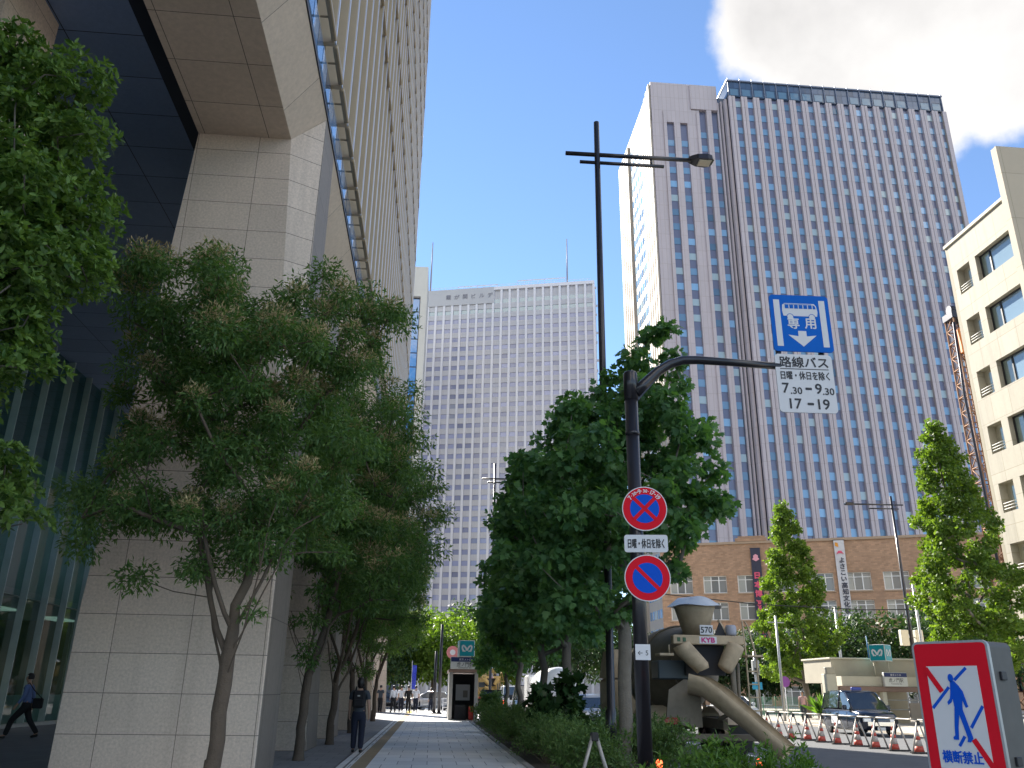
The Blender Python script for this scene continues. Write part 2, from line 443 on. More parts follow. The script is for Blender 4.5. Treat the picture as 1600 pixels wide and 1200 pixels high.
tower = thing('office_tower', 'bronze-finned glass office tower standing on beige granite portal pillars beside the sidewalk', 'office tower', (-21, 21, 0))
def pillar1():
    mb = MB()
    Z = (-0.1, 2.8, 8.0, 13.03); XL = (-6.36, -6.32, -5.97, -5.69); XR = (-2.97, -2.965, -3.38, -3.66)
    XO = (-2.95, -2.95, -2.975, -3.0); YO = (16.03, 16.05, 16.22, 16.42)
    vs = []
    for i in range(4):
        vs += [(XL[i], 16, Z[i]), (XR[i], 16, Z[i]), (XO[i], YO[i], Z[i] + (0.9 if i == 3 else 0)), (XO[i], 17.9, Z[i] + (0.9 if i == 3 else 0)), (XL[i], 17.9, Z[i])]
    fs0 = [(i * 5, i * 5 + 1, i * 5 + 6, i * 5 + 5) for i in range(3)]
    fs0b = [(i * 5 + 1, i * 5 + 2, i * 5 + 7, i * 5 + 6) for i in range(3)]
    fs1 = []
    for i in range(3):
        fs1 += [(i * 5 + 2, i * 5 + 3, i * 5 + 8, i * 5 + 7), (i * 5 + 3, i * 5 + 4, i * 5 + 9, i * 5 + 8), (i * 5 + 4, i * 5, i * 5 + 5, i * 5 + 9)]
    mb.mi = 0; mb.add(vs, fs0); mb.mi = 2; mb.add(vs, fs0b); mb.mi = 1; mb.add(vs, fs1)
    return mb
st_ch = panelmat('granite_chamfer', (0.60, 0.50, 0.41), 'xz', 3.0, 0.665, 0.007, (0.13, 0.11, 0.1), 0.7, 0.14, 0.0, 0.6, 22, 0.45, 0.05, streak=0.35)
pillar1().build('pillar', [st_xz, st_yz_shaded, st_ch], tower, True)
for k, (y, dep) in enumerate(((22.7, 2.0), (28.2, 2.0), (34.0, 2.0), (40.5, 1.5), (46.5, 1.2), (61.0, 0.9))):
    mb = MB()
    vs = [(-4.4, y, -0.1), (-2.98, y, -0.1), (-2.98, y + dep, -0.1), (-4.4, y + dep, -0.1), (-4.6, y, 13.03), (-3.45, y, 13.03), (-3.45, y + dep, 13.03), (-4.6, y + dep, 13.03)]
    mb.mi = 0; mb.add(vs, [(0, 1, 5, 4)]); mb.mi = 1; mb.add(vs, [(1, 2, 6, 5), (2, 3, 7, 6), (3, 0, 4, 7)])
    mb.build('pillar', [st_xz, st_yz_shaded], tower, True)
# near corner pillar at the far left
MB().box(-11.5, -7.83, 11.9, 13.6, -0.1, 13.6).build('pillar', st_xz, tower, True)
# beam along the street: soffit, splayed fascia, dark inner riser
mb = MB(); mb.quad((-5.69, -14, 13.03), (-5.69, 62, 13.03), (-3.66, 62, 13.03), (-3.66, -14, 13.03))
mb.mi = 1
mb.quad((-3.66, -14, 13.03), (-3.66, 62, 13.03), (-3.0, 62, 13.95), (-3.0, -14, 13.95))
mb.quad((-3.0, -14, 13.95), (-3.0, 62, 13.95), (-3.3, 62, 13.95), (-3.3, -14, 13.95))
mb.mi = 0; mb.quad((-3.66, 62, 13.03), (-5.69, 62, 13.03), (-5.69, 62, 14.6), (-3.0, 62, 13.95))
st_fa = panelmat('granite_fascia', (0.60, 0.50, 0.40), 'yz', 2.5, 3.0, 0.007, (0.13, 0.11, 0.1), 0.75, 0.10, 0.0, 0.6, 9, 0.25, 0.05)
mb.build('beam', [st_xy, st_fa], tower, True)
MB().box(-6.0, -5.7, -14, 62, 13.1, 13.75).build('soffit_trim', dkmetal, tower, True)
MB().box(-40, -6.0, -14, 62, 13.62, 13.9).build('soffit', dk_xy, tower, True)
MB().box(-3.02, -2.97, -14, 62, 13.96, 14.05).build('base_trim', dkmetal, tower, True)
# glazed body and its profiles
mb = MB()
for k in range(53):
    y = -14 + 1.45 * k
    for i in range(1, 28):
        z = 14.06 if i == 0 else 15.25 + 5.0 * (i - 1)
        z1 = 15.2 if i == 0 else z + 4.94
        mb.quad((-3.28, y, z), (-3.28, min(y + 1.4, 62), z), (-3.28, min(y + 1.4, 62), z1), (-3.28, y, z1))
mb.build('glazing', twglass, tower, True)
mb = MB()
for k in range(52):
    y = -13.66 + 1.4497 * k
    mb.quad((-3.04, y, 14.06), (-3.04, y + 0.68, 14.06), (-3.04, y + 0.68, 15.12), (-3.04, y, 15.12))
    mb.quad((-3.04, y + 0.71, 14.06), (-3.04, y + 1.40, 14.06), (-3.04, y + 1.40, 15.12), (-3.04, y + 0.71, 15.12))
mb.box(-3.28, -3.05, -13.7, 61.7, 15.125, 15.145)
mb.build('skirt_glass', glassmat('skirt_glass', (0.10, 0.20, 0.36), 2.0, 0.03, 0.6, 0.05), tower, True)
MB().box(-40, -3.3, -14, 61.9, 13.95, 150).build('tower_body', pm('tower_core', (0.05, 0.06, 0.09), 0.4), tower, True)
FIN0 = 0
for k in range(54):
    y = -13.7 + 1.4497 * k
    if y > 62.2: break
    mb = MB()
    mb.box(-3.27, -2.80, y - 0.07, y + 0.07, 15.15, 150)
    mb.box(-2.80, -2.775, y - 0.07, y + 0.07, 14.9, 150) if False else None
    f = mb.build('fin', [finm], tower, True)
    MB().box(-2.799, -2.772, y - 0.045, y + 0.045, 15.17, 150).build('fin_edge', polished, f).location = (21, -21, 0)
for i in range(9):
    z = (15.2, 20.0, 24.8, 29.8, 34.9, 40.0, 45.2, 50.3, 55.4)[i]
    if i == 1: continue
    mb = MB()
    for k in range(52):
        y = -13.7 + 1.4497 * k
        if y + 1.4 > 62: break
        mb.bbox(-2.86, -2.74, y + 0.1, y + 1.35, z - 0.07, z + 0.07, 0.025)
        mb.box(-3.035 if i == 0 else -3.26, -2.865, y + 0.66, y + 0.69, z - 0.02, z + 0.02)
    mb.build('rail', bronze, tower, True)
mb = MB(); mb.box(-2.99, -2.86, 61.95, 62.15, 13.96, 150); mb.build('corner_trim', finm, tower, True)
# lobby: glass wall, glass ribs, interior
def lobbyglass():
    m, nt, b = _nt('lobby_glass')
    o = [n for n in nt.nodes if n.type == 'OUTPUT_MATERIAL'][0]
    tr = nt.nodes.new('ShaderNodeBsdfTransparent'); tr.inputs[0].default_value = (0.55, 0.82, 0.76, 1)
    b.inputs['Base Color'].default_value = (0.02, 0.06, 0.05, 1); b.inputs['Roughness'].default_value = 0.03; b.inputs['IOR'].default_value = 2.0
    mx = nt.nodes.new('ShaderNodeMixShader'); mx.inputs[0].default_value = 0.5
    nt.links.new(tr.outputs[0], mx.inputs[1]); nt.links.new(b.outputs[0], mx.inputs[2]); nt.links.new(mx.outputs[0], o.inputs[0])
    return m
lgl = lobbyglass()
mb = MB()
for k in range(30):
    y = 8 + k * 1.75
    for z0, z1 in ((0.12, 4.4), (4.46, 8.9), (8.96, 13.6)): mb.quad((-15, y, z0), (-15, y + 1.71, z0), (-15, y + 1.71, z1), (-15, y, z1))
mb.build('lobby_glass', lgl, tower, True)
ribm = pm('glass_rib', (0.42, 0.52, 0.50), 0.12, 0.0, ior=1.9, var=0.2)
for k in range(0, 31):
    y = 8 + k * 1.75 - 0.02
    MB().box(-15.01, -14.75, y - 0.02, y + 0.02, 0.1, 13.6).build('glass_rib', ribm, tower, True)
MB().box(-15.3, -14.75, 8, 60.5, -0.05, 0.12).build('lobby_kerb', pm('pale_sill', (0.4, 0.42, 0.4), 0.6), tower, True)
mb = MB(); mb.box(-23, -22.7, 4, 62, 0, 13.6)
mb.mi = 1; mb.box(-22.6, -19.5, 21, 24.6, 0, 4.2); mb.box(-22.6, -19, 33.5, 36, 0, 5.5); mb.box(-22.6, -18, 45, 49, 0, 5)
mb.mi = 2; mb.box(-22.7, -15.1, 4, 62, 4.45, 4.7); mb.box(-16.6, -16.0, 26, 44, 0.0, 1.05)
mb.build('lobby_interior', [pm('lobby_wall', (0.35, 0.45, 0.42), 0.6), pm('lobby_timber', (0.35, 0.27, 0.10), 0.5), pm('lobby_slab', (0.5, 0.55, 0.52), 0.6)], tower, True)
MB().box(-40, -15.02, 60.5, 61.8, 0, 13.6).build('end_wall', st_xz, tower, True)
lampm = pm('lobby_lamp', (0.4, 0.42, 0.4), 0.5, emit=(0.85, 1.0, 0.9), estr=0.12)
for k in range(8):
    MB().box(-18.4, -17.6, 12 + 6 * k, 14.2 + 6 * k, 4.36, 4.44).build('lobby_lamp', lampm, tower, True)

# ================================================================== generic office facade
def pick_windows(par, wins, m, nmax=100, key=None):
    """the windows that show largest as parts, the rest as one counted-out mesh"""
    order = sorted(wins, key=key) if key else wins
    for w in order[:nmax]:
        mb = MB(w[0]); mb.bbox(*w[1], 0.01); mb.build('window', m, par, True)
    if len(order) > nmax:
        mb = MB()
        for w in order[nmax:]:
            mb.T = w[0]; mb.box(*w[1])
        o = mb.build('window', m, par, True); o['kind'] = 'stuff'
# ------------------------------------------------------------------ white slab tower at the end of the street
kw = panelmat('kas_cladding', (0.46, 0.455, 0.47), 'xz', 3.15, 3.75, 0.03, (0.35, 0.33, 0.33), 0.6, 0.06, 0.0, 0.05, 2, 0.05, 0.02)
kpier = pm('kas_pier', (0.60, 0.595, 0.62), 0.5, 0.1, var=0.06, scale=0.2)
kgl = glassmat('kas_glass', (0.26, 0.28, 0.41), 1.6, 0.12, 0.25, 0.05, (0.28, 0.30, 0.38), 0.07)
kgl2 = glassmat('kas_glass_top', (0.20, 0.30, 0.34), 2.0, 0.05, 0.4, 0.05, (0.35, 0.40, 0.40), 0.1)
kb = thing('slab_tower', 'white slab tower with a grid of blue windows closing the end of the street', 'office tower', (24, 284, 0))
KO, KU = (-10.2, 292.35), (61.43, -16.33)
KU = Vector((*KU, 0)).normalized(); KN = Vector((KU.y, -KU.x, 0))
KN = KN if KN.y < 0 else -KN
kf = Fr(KO, KU.xy, KN.xy)
KW = 66.8; NC = 21; KH = 147.0; FH = 3.78
MB(kf).box(0, KW, -11.5, -0.02, 0, KH - 0.5).build('wall', kw, kb, True)
bays = KW / NC
wins = []; mb = MB(kf)
for r in range(36):
    z = KH - 9.4 - r * FH
    if z < 3: break
    mb.box(0, KW, -0.02, 0.32, z - 0.1, z + 1.95)            # spandrel band
mb.build('spandrel', kw, kb, True)
for r in range(37):
    z = KH - 9.4 - r * FH
    if z < 3: break
    for c in range(NC):
        wins.append((kf, (c * bays + 0.35, (c + 1) * bays - 0.35, 0.0, 0.12, z + 1.95, z + FH - 0.1), r, c))
top = [w for w in wins if w[2] <= 1]; rest = [w for w in wins if w[2] > 1]
top = [w for w in top if w[2] == 1 or w[3] >= 9]
pick_windows(kb, top, kgl2, 100)
pick_windows(kb, rest, kgl, 70)
for c in range(NC + 1):
    MB(kf).box(c * bays - 0.42, c * bays + 0.42, -0.02, 0.7, 0, KH - (1.0 if c >= 9 else 7.4)).build('pier', kpier, kb, True)
MB(kf).box(0, 9 * bays + 0.3, 0, 0.8, KH - 7.4, KH - 0.6).build('sign_band', pm('kas_band', (0.42, 0.42, 0.43), 0.6, var=0.05, scale=0.2), kb, True)
MB(kf).box(9 * bays + 0.3, KW + 0.3, 0, 0.8, KH - 1.9, KH - 0.6).build('parapet', kpier, kb, True)
ksg = pm('kas_letter', (0.20, 0.20, 0.23), 0.5)
for i, ch in enumerate('霞が関ビルデ'):
    t = text_part('sign_letter', ch, 2.1, (0, 0, 0), ksg, kb, bold=0.03, depth=0.05)
    p = kf((11.2 + i * 3.25, 0.87, KH - 4.0)); t.location = p - kb.location
    t.rotation_euler = (R_(90), 0, math.atan2(KU.y, KU.x))
mb = MB(kf)
for a0, a1, h in ((14, 30, 1.8), (37.5, 56, 2.8)):
    mb.box(a0, a1, -2.0, -1.8, KH + h - 0.35, KH + h)
    for k in range(int((a1 - a0) / 2.6) + 1): mb.box(a0 + k * 2.6, a0 + k * 2.6 + 0.14, -2.0, -1.85, KH - 0.5, KH + h)
for k in range(26): mb.box(2 + k * 2.5, 2.1 + k * 2.5, -0.4, -0.3, KH - 0.5, KH + 0.9)
mb.box(1, KW - 1, -0.42, -0.36, KH + 0.75, KH + 0.85)
mb.build('roof_railing', pm('roof_steel', (0.45, 0.47, 0.5), 0.5, 0.4), kb, True)
for a, h0, h in ((2.7, 0, 23), (56.6, 2, 20)):
    mb = MB(kf); mb.tube([(a, -3, KH - 0.5), (a, -3, KH + h * 0.45), (a, -3, KH + h)], [0.34, 0.28, 0.18], 6)
    mb.build('antenna', pm('antenna_paint', (0.22, 0.2, 0.22), 0.5), kb, True)
mb = MB(kf)
for k in range(22): mb.box(KW + 0.3, KW + 0.9, -2.0 - (k % 2) * 4, -1.8 - (k % 2) * 4, KH - 3 - k * 5.6, KH - 2 - k * 5.6)
mb.build('side_bracket', pm('roof_steel', (0.45, 0.47, 0.5)), kb, True)
# ------------------------------------------------------------------ narrow blue glass tower between the two
thin = thing('glass_tower', 'narrow tower of blue glass in a pale concrete frame behind the finned tower', 'office tower', (-16, 262, 0))
cf = pm('pale_concrete', (0.55, 0.54, 0.5), 0.8, var=0.1, scale=0.2)
tz = 135
MB().box(-8.9, -6.8, 250, 272, 0, tz).build('frame', cf, thin, True)
MB().box(-16.5, -8.9, 250, 272, tz - 11, tz - 0.05).build('frame', cf, thin, True)
MB().box(-30, -8.95, 251.5, 271.9, 0, tz - 11).build('core', pm('tower_core', (0.05, 0.06, 0.09)), thin, True)
bgl = glassmat('blue_glass', (0.05, 0.22, 0.52), 2.0, 0.04, 0.3, 0.05)
cnt = 0
for r in range(24):
    z = tz - 16 - r * 4.9
    for c in range(3):
        x = -9.2 - c * 3.3
        MB().box(x - 3.0, x, 251.3, 251.55, z, z + 4.5).build('window', bgl, thin, True)
mb = MB(); mb.box(-12.5, -12.25, 250.7, 251.4, 8, tz - 11.1); mb.box(-15.8, -15.55, 250.7, 251.4, 8, tz - 11.1)
mb.build('mullion', pm('white_mullion', (0.75, 0.75, 0.75), 0.4), thin, True)

# ------------------------------------------------------------------ tall pinkish tower on the right
tw = thing('high_rise', 'tall pinkish-grey high-rise with vertical piers and a blue glass crown', 'high-rise', (90, 185, 0))
TP = panelmat('pink_panel', (0.44, 0.395, 0.42), 'xz', 1.1, 4.05, 0.05, (0.36, 0.31, 0.31), 0.7, 0.07, 0.0, 0.06, 1.5, 0.06, 0.03)
TPy = panelmat('pink_panel_side', (0.38, 0.335, 0.28), 'yz', 1.1, 4.05, 0.05, (0.36, 0.31, 0.31), 0.7, 0.07, 0.0, 0.06, 1.5, 0.06, 0.03)
SPN = glassmat('spandrel_glass', (0.15, 0.165, 0.25), 1.6, 0.15, 0.08, 0.03)
TG = glassmat('high_rise_glass', (0.17, 0.31, 0.48), 1.7, 0.06, 0.5, 0.06, (0.36, 0.47, 0.52), 0.22)
CR = glassmat('crown_glass', (0.06, 0.095, 0.16), 1.7, 0.06, 0.25, 0.03)
fx0, fx1, fy = 69.4, 127.1, 168.0
fh = 4.05; H0 = 150.0
MB().box(fx0 + 0.3, fx1 - 0.3, fy + 0.6, 215, 0, H0 - 0.5).build('spandrel_wall', SPN, tw, True)
MB().box(fx1 - 0.35, fx1, fy, 214.9, 0, H0 - 4.8).build('side_wall', TPy, tw, True)
ncol = 18; bw = (fx1 - fx0) / ncol
W = []
for r in range(33):
    z = H0 - 7.7 - r * fh
    for c in range(ncol):
        x = fx0 + c * bw
        W.append((None, (x + 1.62, x + bw - 0.02, fy + 0.48, fy + 0.66, z, z + 1.75), r, c))
pick_windows(tw, [w for w in W if w[2] < 1 or True], TG, 90, key=lambda w: (abs(w[2] - 3), w[3]))
for c in range(ncol + 1):
    x = fx0 + c * bw
    mb = MB()
    mb.box(x, x + 0.74, fy - 0.15, fy + 0.65, 0, H0 - 4.8); mb.box(x + 0.86, x + 1.6, fy - 0.15, fy + 0.65, 0, H0 - 4.8)
    mb.box(x + 0.74, x + 0.86, fy + 0.2, fy + 0.65, 0, H0 - 4.9)
    if c == ncol: mb = MB().box(fx1 - 0.3, fx1 + 0.75, fy - 0.15, fy + 0.65, 0, H0 - 4.8)
    mb.build('pier', TP, tw, True)
# crown
mb = MB()
for c in range(ncol * 2):
    x = fx0 + c * bw / 2
    mb.quad((x + 0.03, fy + 0.1, H0 - 4.7), (x + bw / 2 - 0.03, fy + 0.1, H0 - 4.7), (x + bw / 2 - 0.03, fy + 0.1, H0 - 2.2), (x + 0.03, fy + 0.1, H0 - 2.2))
    mb.quad((x + 0.03, fy + 0.1, H0 - 2.1), (x + bw / 2 - 0.03, fy + 0.1, H0 - 2.1), (x + bw / 2 - 0.03, fy + 0.1, H0 - 0.1), (x + 0.03, fy + 0.1, H0 - 0.1))
mb.box(fx0 - 0.2, fx1 + 0.2, fy + 0.15, 214.5, H0 - 4.75, H0 - 0.2)
mb.build('crown', CR, tw, True)
for c in range(ncol):
    if c in (9, 15): continue
    x = fx0 + c * bw
    MB().box(x + 0.5, x + bw - 0.6, fy - 0.02, fy + 0.08, H0 - 4.5, H0 - 2.5).build('crown_window', glassmat('crown_window_glass', (0.10, 0.18, 0.26), 1.8, 0.05, 0.4, 0.05), tw, True)
for c in range(ncol + 1):
    MB().box(fx0 + c * bw - 0.08, fx0 + c * bw + 0.08, fy - 0.25, fy + 0.1, H0 - 4.7, H0 + 0.7).build('crown_mullion', pm('blue_steel', (0.16, 0.19, 0.26), 0.5, 0.3), tw, True)
MB().box(fx0 - 0.35, fx1 + 0.35, fy - 0.3, 215, H0 - 0.18, H0 + 0.18).build('crown_coping', pm('blue_steel', (0.16, 0.19, 0.26)), tw, True)
# recessed corner between the two volumes
mb = MB(); mb.box(67.2, 69.4, 171.4, 200, 0, H0 - 3)
mb.build('corner_recess', CR, tw, True)
for xa, xb, ya in ((67.26, 67.7, 170.9), (68.0, 68.35, 170.3), (68.7, 69.35, 169.2)): MB().box(xa, xb, ya, ya + 1.5, 0, H0 - 4.8).build('pier', TP, tw, True)
# left volume: broad stone with window strips
gx0 = 49.9; gy = 171.0; GH = 150.4
MB().box(gx0 + 0.4, 67.2, gy + 0.7, 210, 0, GH - 0.4).build('spandrel_wall', SPN, tw, True)
strips = ((53.7, 55.6), (57.2, 59.1), (62.4, 64.2), (65.5, 67.2))
edges = [gx0] + [v for s_ in strips for v in s_] + [67.25]
for i in range(0, len(edges), 2):
    if edges[i + 1] - edges[i] < 0.2: continue
    d = 0.0 if i < 6 else 0.4
    mb = MB().box(edges[i], edges[i + 1], gy - d, gy + 0.75, 0, GH - 8)
    if edges[i + 1] - edges[i] > 2.8: mb.box(edges[i + 1] - 0.9, edges[i + 1] - 0.1, gy - d - 0.3, gy - d + 0.1, 0, GH - 9)
    mb.build('pier', TP, tw, True)
mb = MB().box(gx0, 60.2, gy - 0.02, gy + 0.75, GH - 12.2, GH); mb.box(60.2, 67.25, gy - 0.42, gy + 0.75, GH - 7.9, GH - 0.3)
mb.build('top_panel', TP, tw, True)
W = []
for r in range(32):
    for i, (a, b_) in enumerate(strips):
        z = GH - (17.5 if i < 2 else 14.5) - r * fh - 1.5
        W.append((None, (a + 0.05, b_ - 0.05, gy + 0.6, gy + 0.78, z, z + 1.75), r, i))
pick_windows(tw, W, TG, 10, key=lambda w: w[2])
# sunlit left flank: stepped piers and a window field
MB().box(gx0 - 0.1, gx0 + 0.4, gy + 0.8, 209, 0, GH - 1.0).build('side_wall', TPy, tw, True)
for k in range(5):
    y = gy + 0.2 + k * 2.0
    MB().box(gx0 - 0.55 - 0.0 * k, gx0 - 0.1, y, y + 1.25, 0, GH - 0.6 - 0.5 * k).build('pier', TPy, tw, True)
for k in range(5):
    y = gy + 24 + k * 2.2
    MB().box(gx0 - 0.75, gx0 - 0.1, y, y + 1.25, 0, GH - 3).build('pier', TPy, tw, True)
W = []
for r in range(34):
    for c in range(6):
        y = gy + 10.4 + c * 2.2; z = GH - 8 - r * fh
        W.append((None, (gx0 - 0.18, gx0 - 0.08, y, y + 1.5, z, z + 1.9), r, c))
mb = MB()
for w in W: mb.box(*w[1])
mb.build('window', TG, tw, True)['kind'] = 'stuff'

# ------------------------------------------------------------------ brick ministry building
bk = thing('brick_building', 'old brown brick building with white sash windows below the high-rise', 'building', (57, 118, 0))
BU = Vector((0.9195, -0.3932, 0)); BN = Vector((-0.3932, -0.9195, 0))
bo = Vector((44.39, 117.94, 0)) - BU * 12.0
bf = Fr((bo.x, bo.y), BU.xy, BN.xy)
BRK = panelmat('tan_brick', (0.42, 0.255, 0.155), 'xz', 0.5, 0.22, 0.012, (0.32, 0.22, 0.16), 0.85, 0.2, 0.5, 0.15, 2, 0.18, 0.16, streak=0.3)
BST = pm('pale_lintel', (0.40, 0.29, 0.20), 0.8, var=0.1)
BL = 60.0; BH = 22.0
# wall with real openings: piers and spandrels around recessed windows
rows = [BH - 6.9 - r * 3.75 for r in range(5)]         # window sills
wh = 2.45; ww = 3.3; pitch = 4.85; a_first = 1.2; nb = 12
mb = MB(bf)
mb.box(0, BL, -1.0, -0.5, 0, BH)
zs = [0.0]
for z in sorted(rows): zs += [z, z + wh]
zs.append(BH)
for i in range(0, len(zs), 2): mb.box(0, BL, -0.5, 0.0, zs[i], zs[i + 1])
for i in range(1, len(zs) - 1, 2):
    x = 0.0
    for c in range(nb + 1):
        a = a_first + c * pitch if c < nb else BL
        mb.box(x, a, -0.5, -0.004, zs[i], zs[i + 1]); x = a + ww
mb.build('wall', BRK, bk, True)
MB(bf).box(-0.2, BL + 0.2, -8, 0.25, BH, BH + 0.35).build('cornice', BST, bk, True)
mb = MB(bf); mb.box(11.0, 15.4, -3, 0.35, BH + 0.35, BH + 0.8); mb.box(11.4, 15.2, -2.9, 0.12, BH + 0.8, BH + 1.1)
mb.build('raised_parapet', BRK, bk, True)
wfm = pm('white_sash', (0.80, 0.78, 0.74), 0.6, var=0.08)
wgl = glassmat('sash_glass', (0.20, 0.20, 0.19), 1.5, 0.15, 0.45, 0.03, (0.42, 0.42, 0.38), 0.4)
for z in rows:
    for c in range(nb):
        a = a_first + c * pitch
        mb = MB(bf)
        for s_ in range(4): mb.box(a + s_ * ww / 3 - (0.0 if s_ in (0,) else 0.07) , a + s_ * ww / 3 + (0.14 if s_ == 0 else 0.07) - (0.07 if s_ == 3 else 0), -0.36, -0.24, z, z + wh)
        mb.box(a, a + ww, -0.355, -0.25, z + wh * 0.72, z + wh * 0.72 + 0.1); mb.box(a, a + ww, -0.355, -0.22, z, z + 0.1); mb.box(a, a + ww, -0.355, -0.22, z + wh - 0.1, z + wh)
        w_ = mb.build('window', wfm, bk, True)
        mb = MB(bf)
        for s_ in range(3): mb.box(a + s_ * ww / 3 + 0.07, a + (s_ + 1) * ww / 3 - 0.07, -0.42, -0.36, z + 0.08, z + wh - 0.08)
        MBg = mb.build('pane', wgl, w_); MBg.location = -Vector(bk.location)
        MB(bf).box(a - 0.15, a + ww + 0.15, -0.002, 0.14, z - 0.2, z - 0.02).build('sill', BST, bk, True)
# banners
def banner(label, a, w, z0, z1, m):
    t = thing('banner', label, 'banner', bf((a, 0.3, z0)), math.atan2(BU.y, BU.x), 'banners on the brick building')
    mb = MB(); n = 14
    for i in range(n):
        za, zb = (z1 - z0) * i / n, (z1 - z0) * (i + 1) / n
        ya, yb = 0.05 * math.sin(i * 1.3), 0.05 * math.sin((i + 1) * 1.3)
        mb.add([(-w / 2, ya, za), (w / 2, ya, za), (w / 2, yb, zb), (-w / 2, yb, zb), (-w / 2, ya + 0.02, za), (w / 2, ya + 0.02, za), (w / 2, yb + 0.02, zb), (-w / 2, yb + 0.02, zb)],
               [(0, 1, 2, 3), (5, 4, 7, 6), (0, 3, 7, 4), (1, 5, 6, 2)])
    mb.build('cloth', m, t); MB().tube([(-w / 2 - 0.1, 0, z1 - z0), (w / 2 + 0.1, 0, z1 - z0)], 0.05, 6).build('rod', dkmetal, t)
    return t
b1 = banner('long black banner with pink lettering on the brick wall beside the tall ginkgo', 13.7, 1.35, 7.5, 21.3, pm('black_cloth', (0.045, 0.045, 0.07), 0.8))
pinkm = pm('pink_ink', (0.70, 0.10, 0.17), 0.7)
mb = MB(); mb.prism([(-0.5, 12.2), (0, 11.9), (0.5, 12.2), (0.3, 12.45), (0.35, 12.7), (0, 12.95), (-0.35, 12.7), (-0.3, 12.45)], -0.1, -0.07, 'y')
mb.build('emblem', pm('rose_ink', (0.8, 0.35, 0.4), 0.7), b1)
for i, ch in enumerate('日本博'): text_part('lettering', ch, 1.0, (0, -0.1, 9.9 - i * 1.25), pinkm, b1, bold=0.05)
text_part('lettering', 'Japan Cultural Expo', 0.85, (0, -0.1, 3.3), pinkm, b1, w=6.4, bold=0.03, rot=(R_(90), R_(90), 0))
b2 = banner('long white banner with dark vertical lettering and a red emblem on the brick wall', 25.1, 1.35, 8.0, 22.0, pm('white_cloth', (0.62, 0.60, 0.60), 0.8))
mb = MB(); mb.prism([(-0.5, 12.0), (-0.2, 12.5), (0.2, 12.5), (0.5, 12.0), (0.2, 12.15), (-0.2, 12.15)], -0.1, -0.07, 'y'); mb.build('emblem', pinkm, b2)
mb = MB(); mb.prism([(-0.55, 13.2), (-0.1, 13.0), (-0.15, 13.6), (-0.5, 13.7)], -0.1, -0.07, 'y'); mb.build('emblem', pm('orange_ink', (0.75, 0.3, 0.03), 0.7), b2)
inkm = pm('dark_ink', (0.06, 0.06, 0.08), 0.7)
for i, ch in enumerate('よさこい高知文化祭'): text_part('lettering', ch, 0.82, (0.12, -0.1, 11.2 - i * 0.86), inkm, b2, bold=0.03)
text_part('lettering', '2026', 0.8, (0.12, -0.1, 2.6), inkm, b2, w=1.9, bold=0.03, rot=(R_(90), R_(90), 0))

# ------------------------------------------------------------------ beige office building on the far right
be = thing('beige_building', 'beige panelled office building with dark ribbon windows and corner balconies', 'building', (40, 38, 0))
BEP = panelmat('beige_panel', (0.40, 0.37, 0.30), 'yz', 1.65, 1.55, 0.02, (0.30, 0.27, 0.2), 0.75, 0.10, 0.0, 0.4, 3, 0.12, 0.05, streak=0.45)
BEPx = panelmat('beige_panel_front', (0.44, 0.40, 0.33), 'xz', 1.65, 1.55, 0.02, (0.3, 0.27, 0.2), 0.75, 0.10, 0.0, 0.4, 3, 0.12, 0.05, streak=0.45)
bgl2 = glassmat('ribbon_glass', (0.22, 0.31, 0.38), 2.0, 0.05, 0.5, 0.05, (0.30, 0.36, 0.30), 0.4)
X = 33.0; y1 = 45.8; y0 = 39.9; top_z = 29.5
MB().box(X + 0.8, 52, y0, y1 - 0.05, 0, top_z - 0.3).build('core', pm('tower_core', (0.05, 0.06, 0.09)), be, True)
fhb = 3.55
mb = MB(); mb.T = None
zt = top_z - 3.7
bands = []
z = top_z
levels = [zt - k * fhb for k in range(8)]              # window sills
mb.box(X, X + 0.8, y0, y1, zt + 1.75, top_z)
for k, s_ in enumerate(levels):
    lo = levels[k + 1] + 1.75 if k + 1 < len(levels) else 0
    mb.box(X, X + 0.8, y0, y1, lo, s_)
    for (a, b_) in ((y1 - 0.45, y1), (y1 - 2.35, y1 - 1.75)): mb.box(X + 0.003, X + 0.797, a, b_, s_, s_ + 1.75)
mb.build('wall', BEP, be, True)
MB().box(X, 52, y1, y1 + 0.3, 0, top_z).build('end_wall', BEPx, be, True)
frm = pm('window_frame_dark', (0.03, 0.03, 0.035), 0.5)
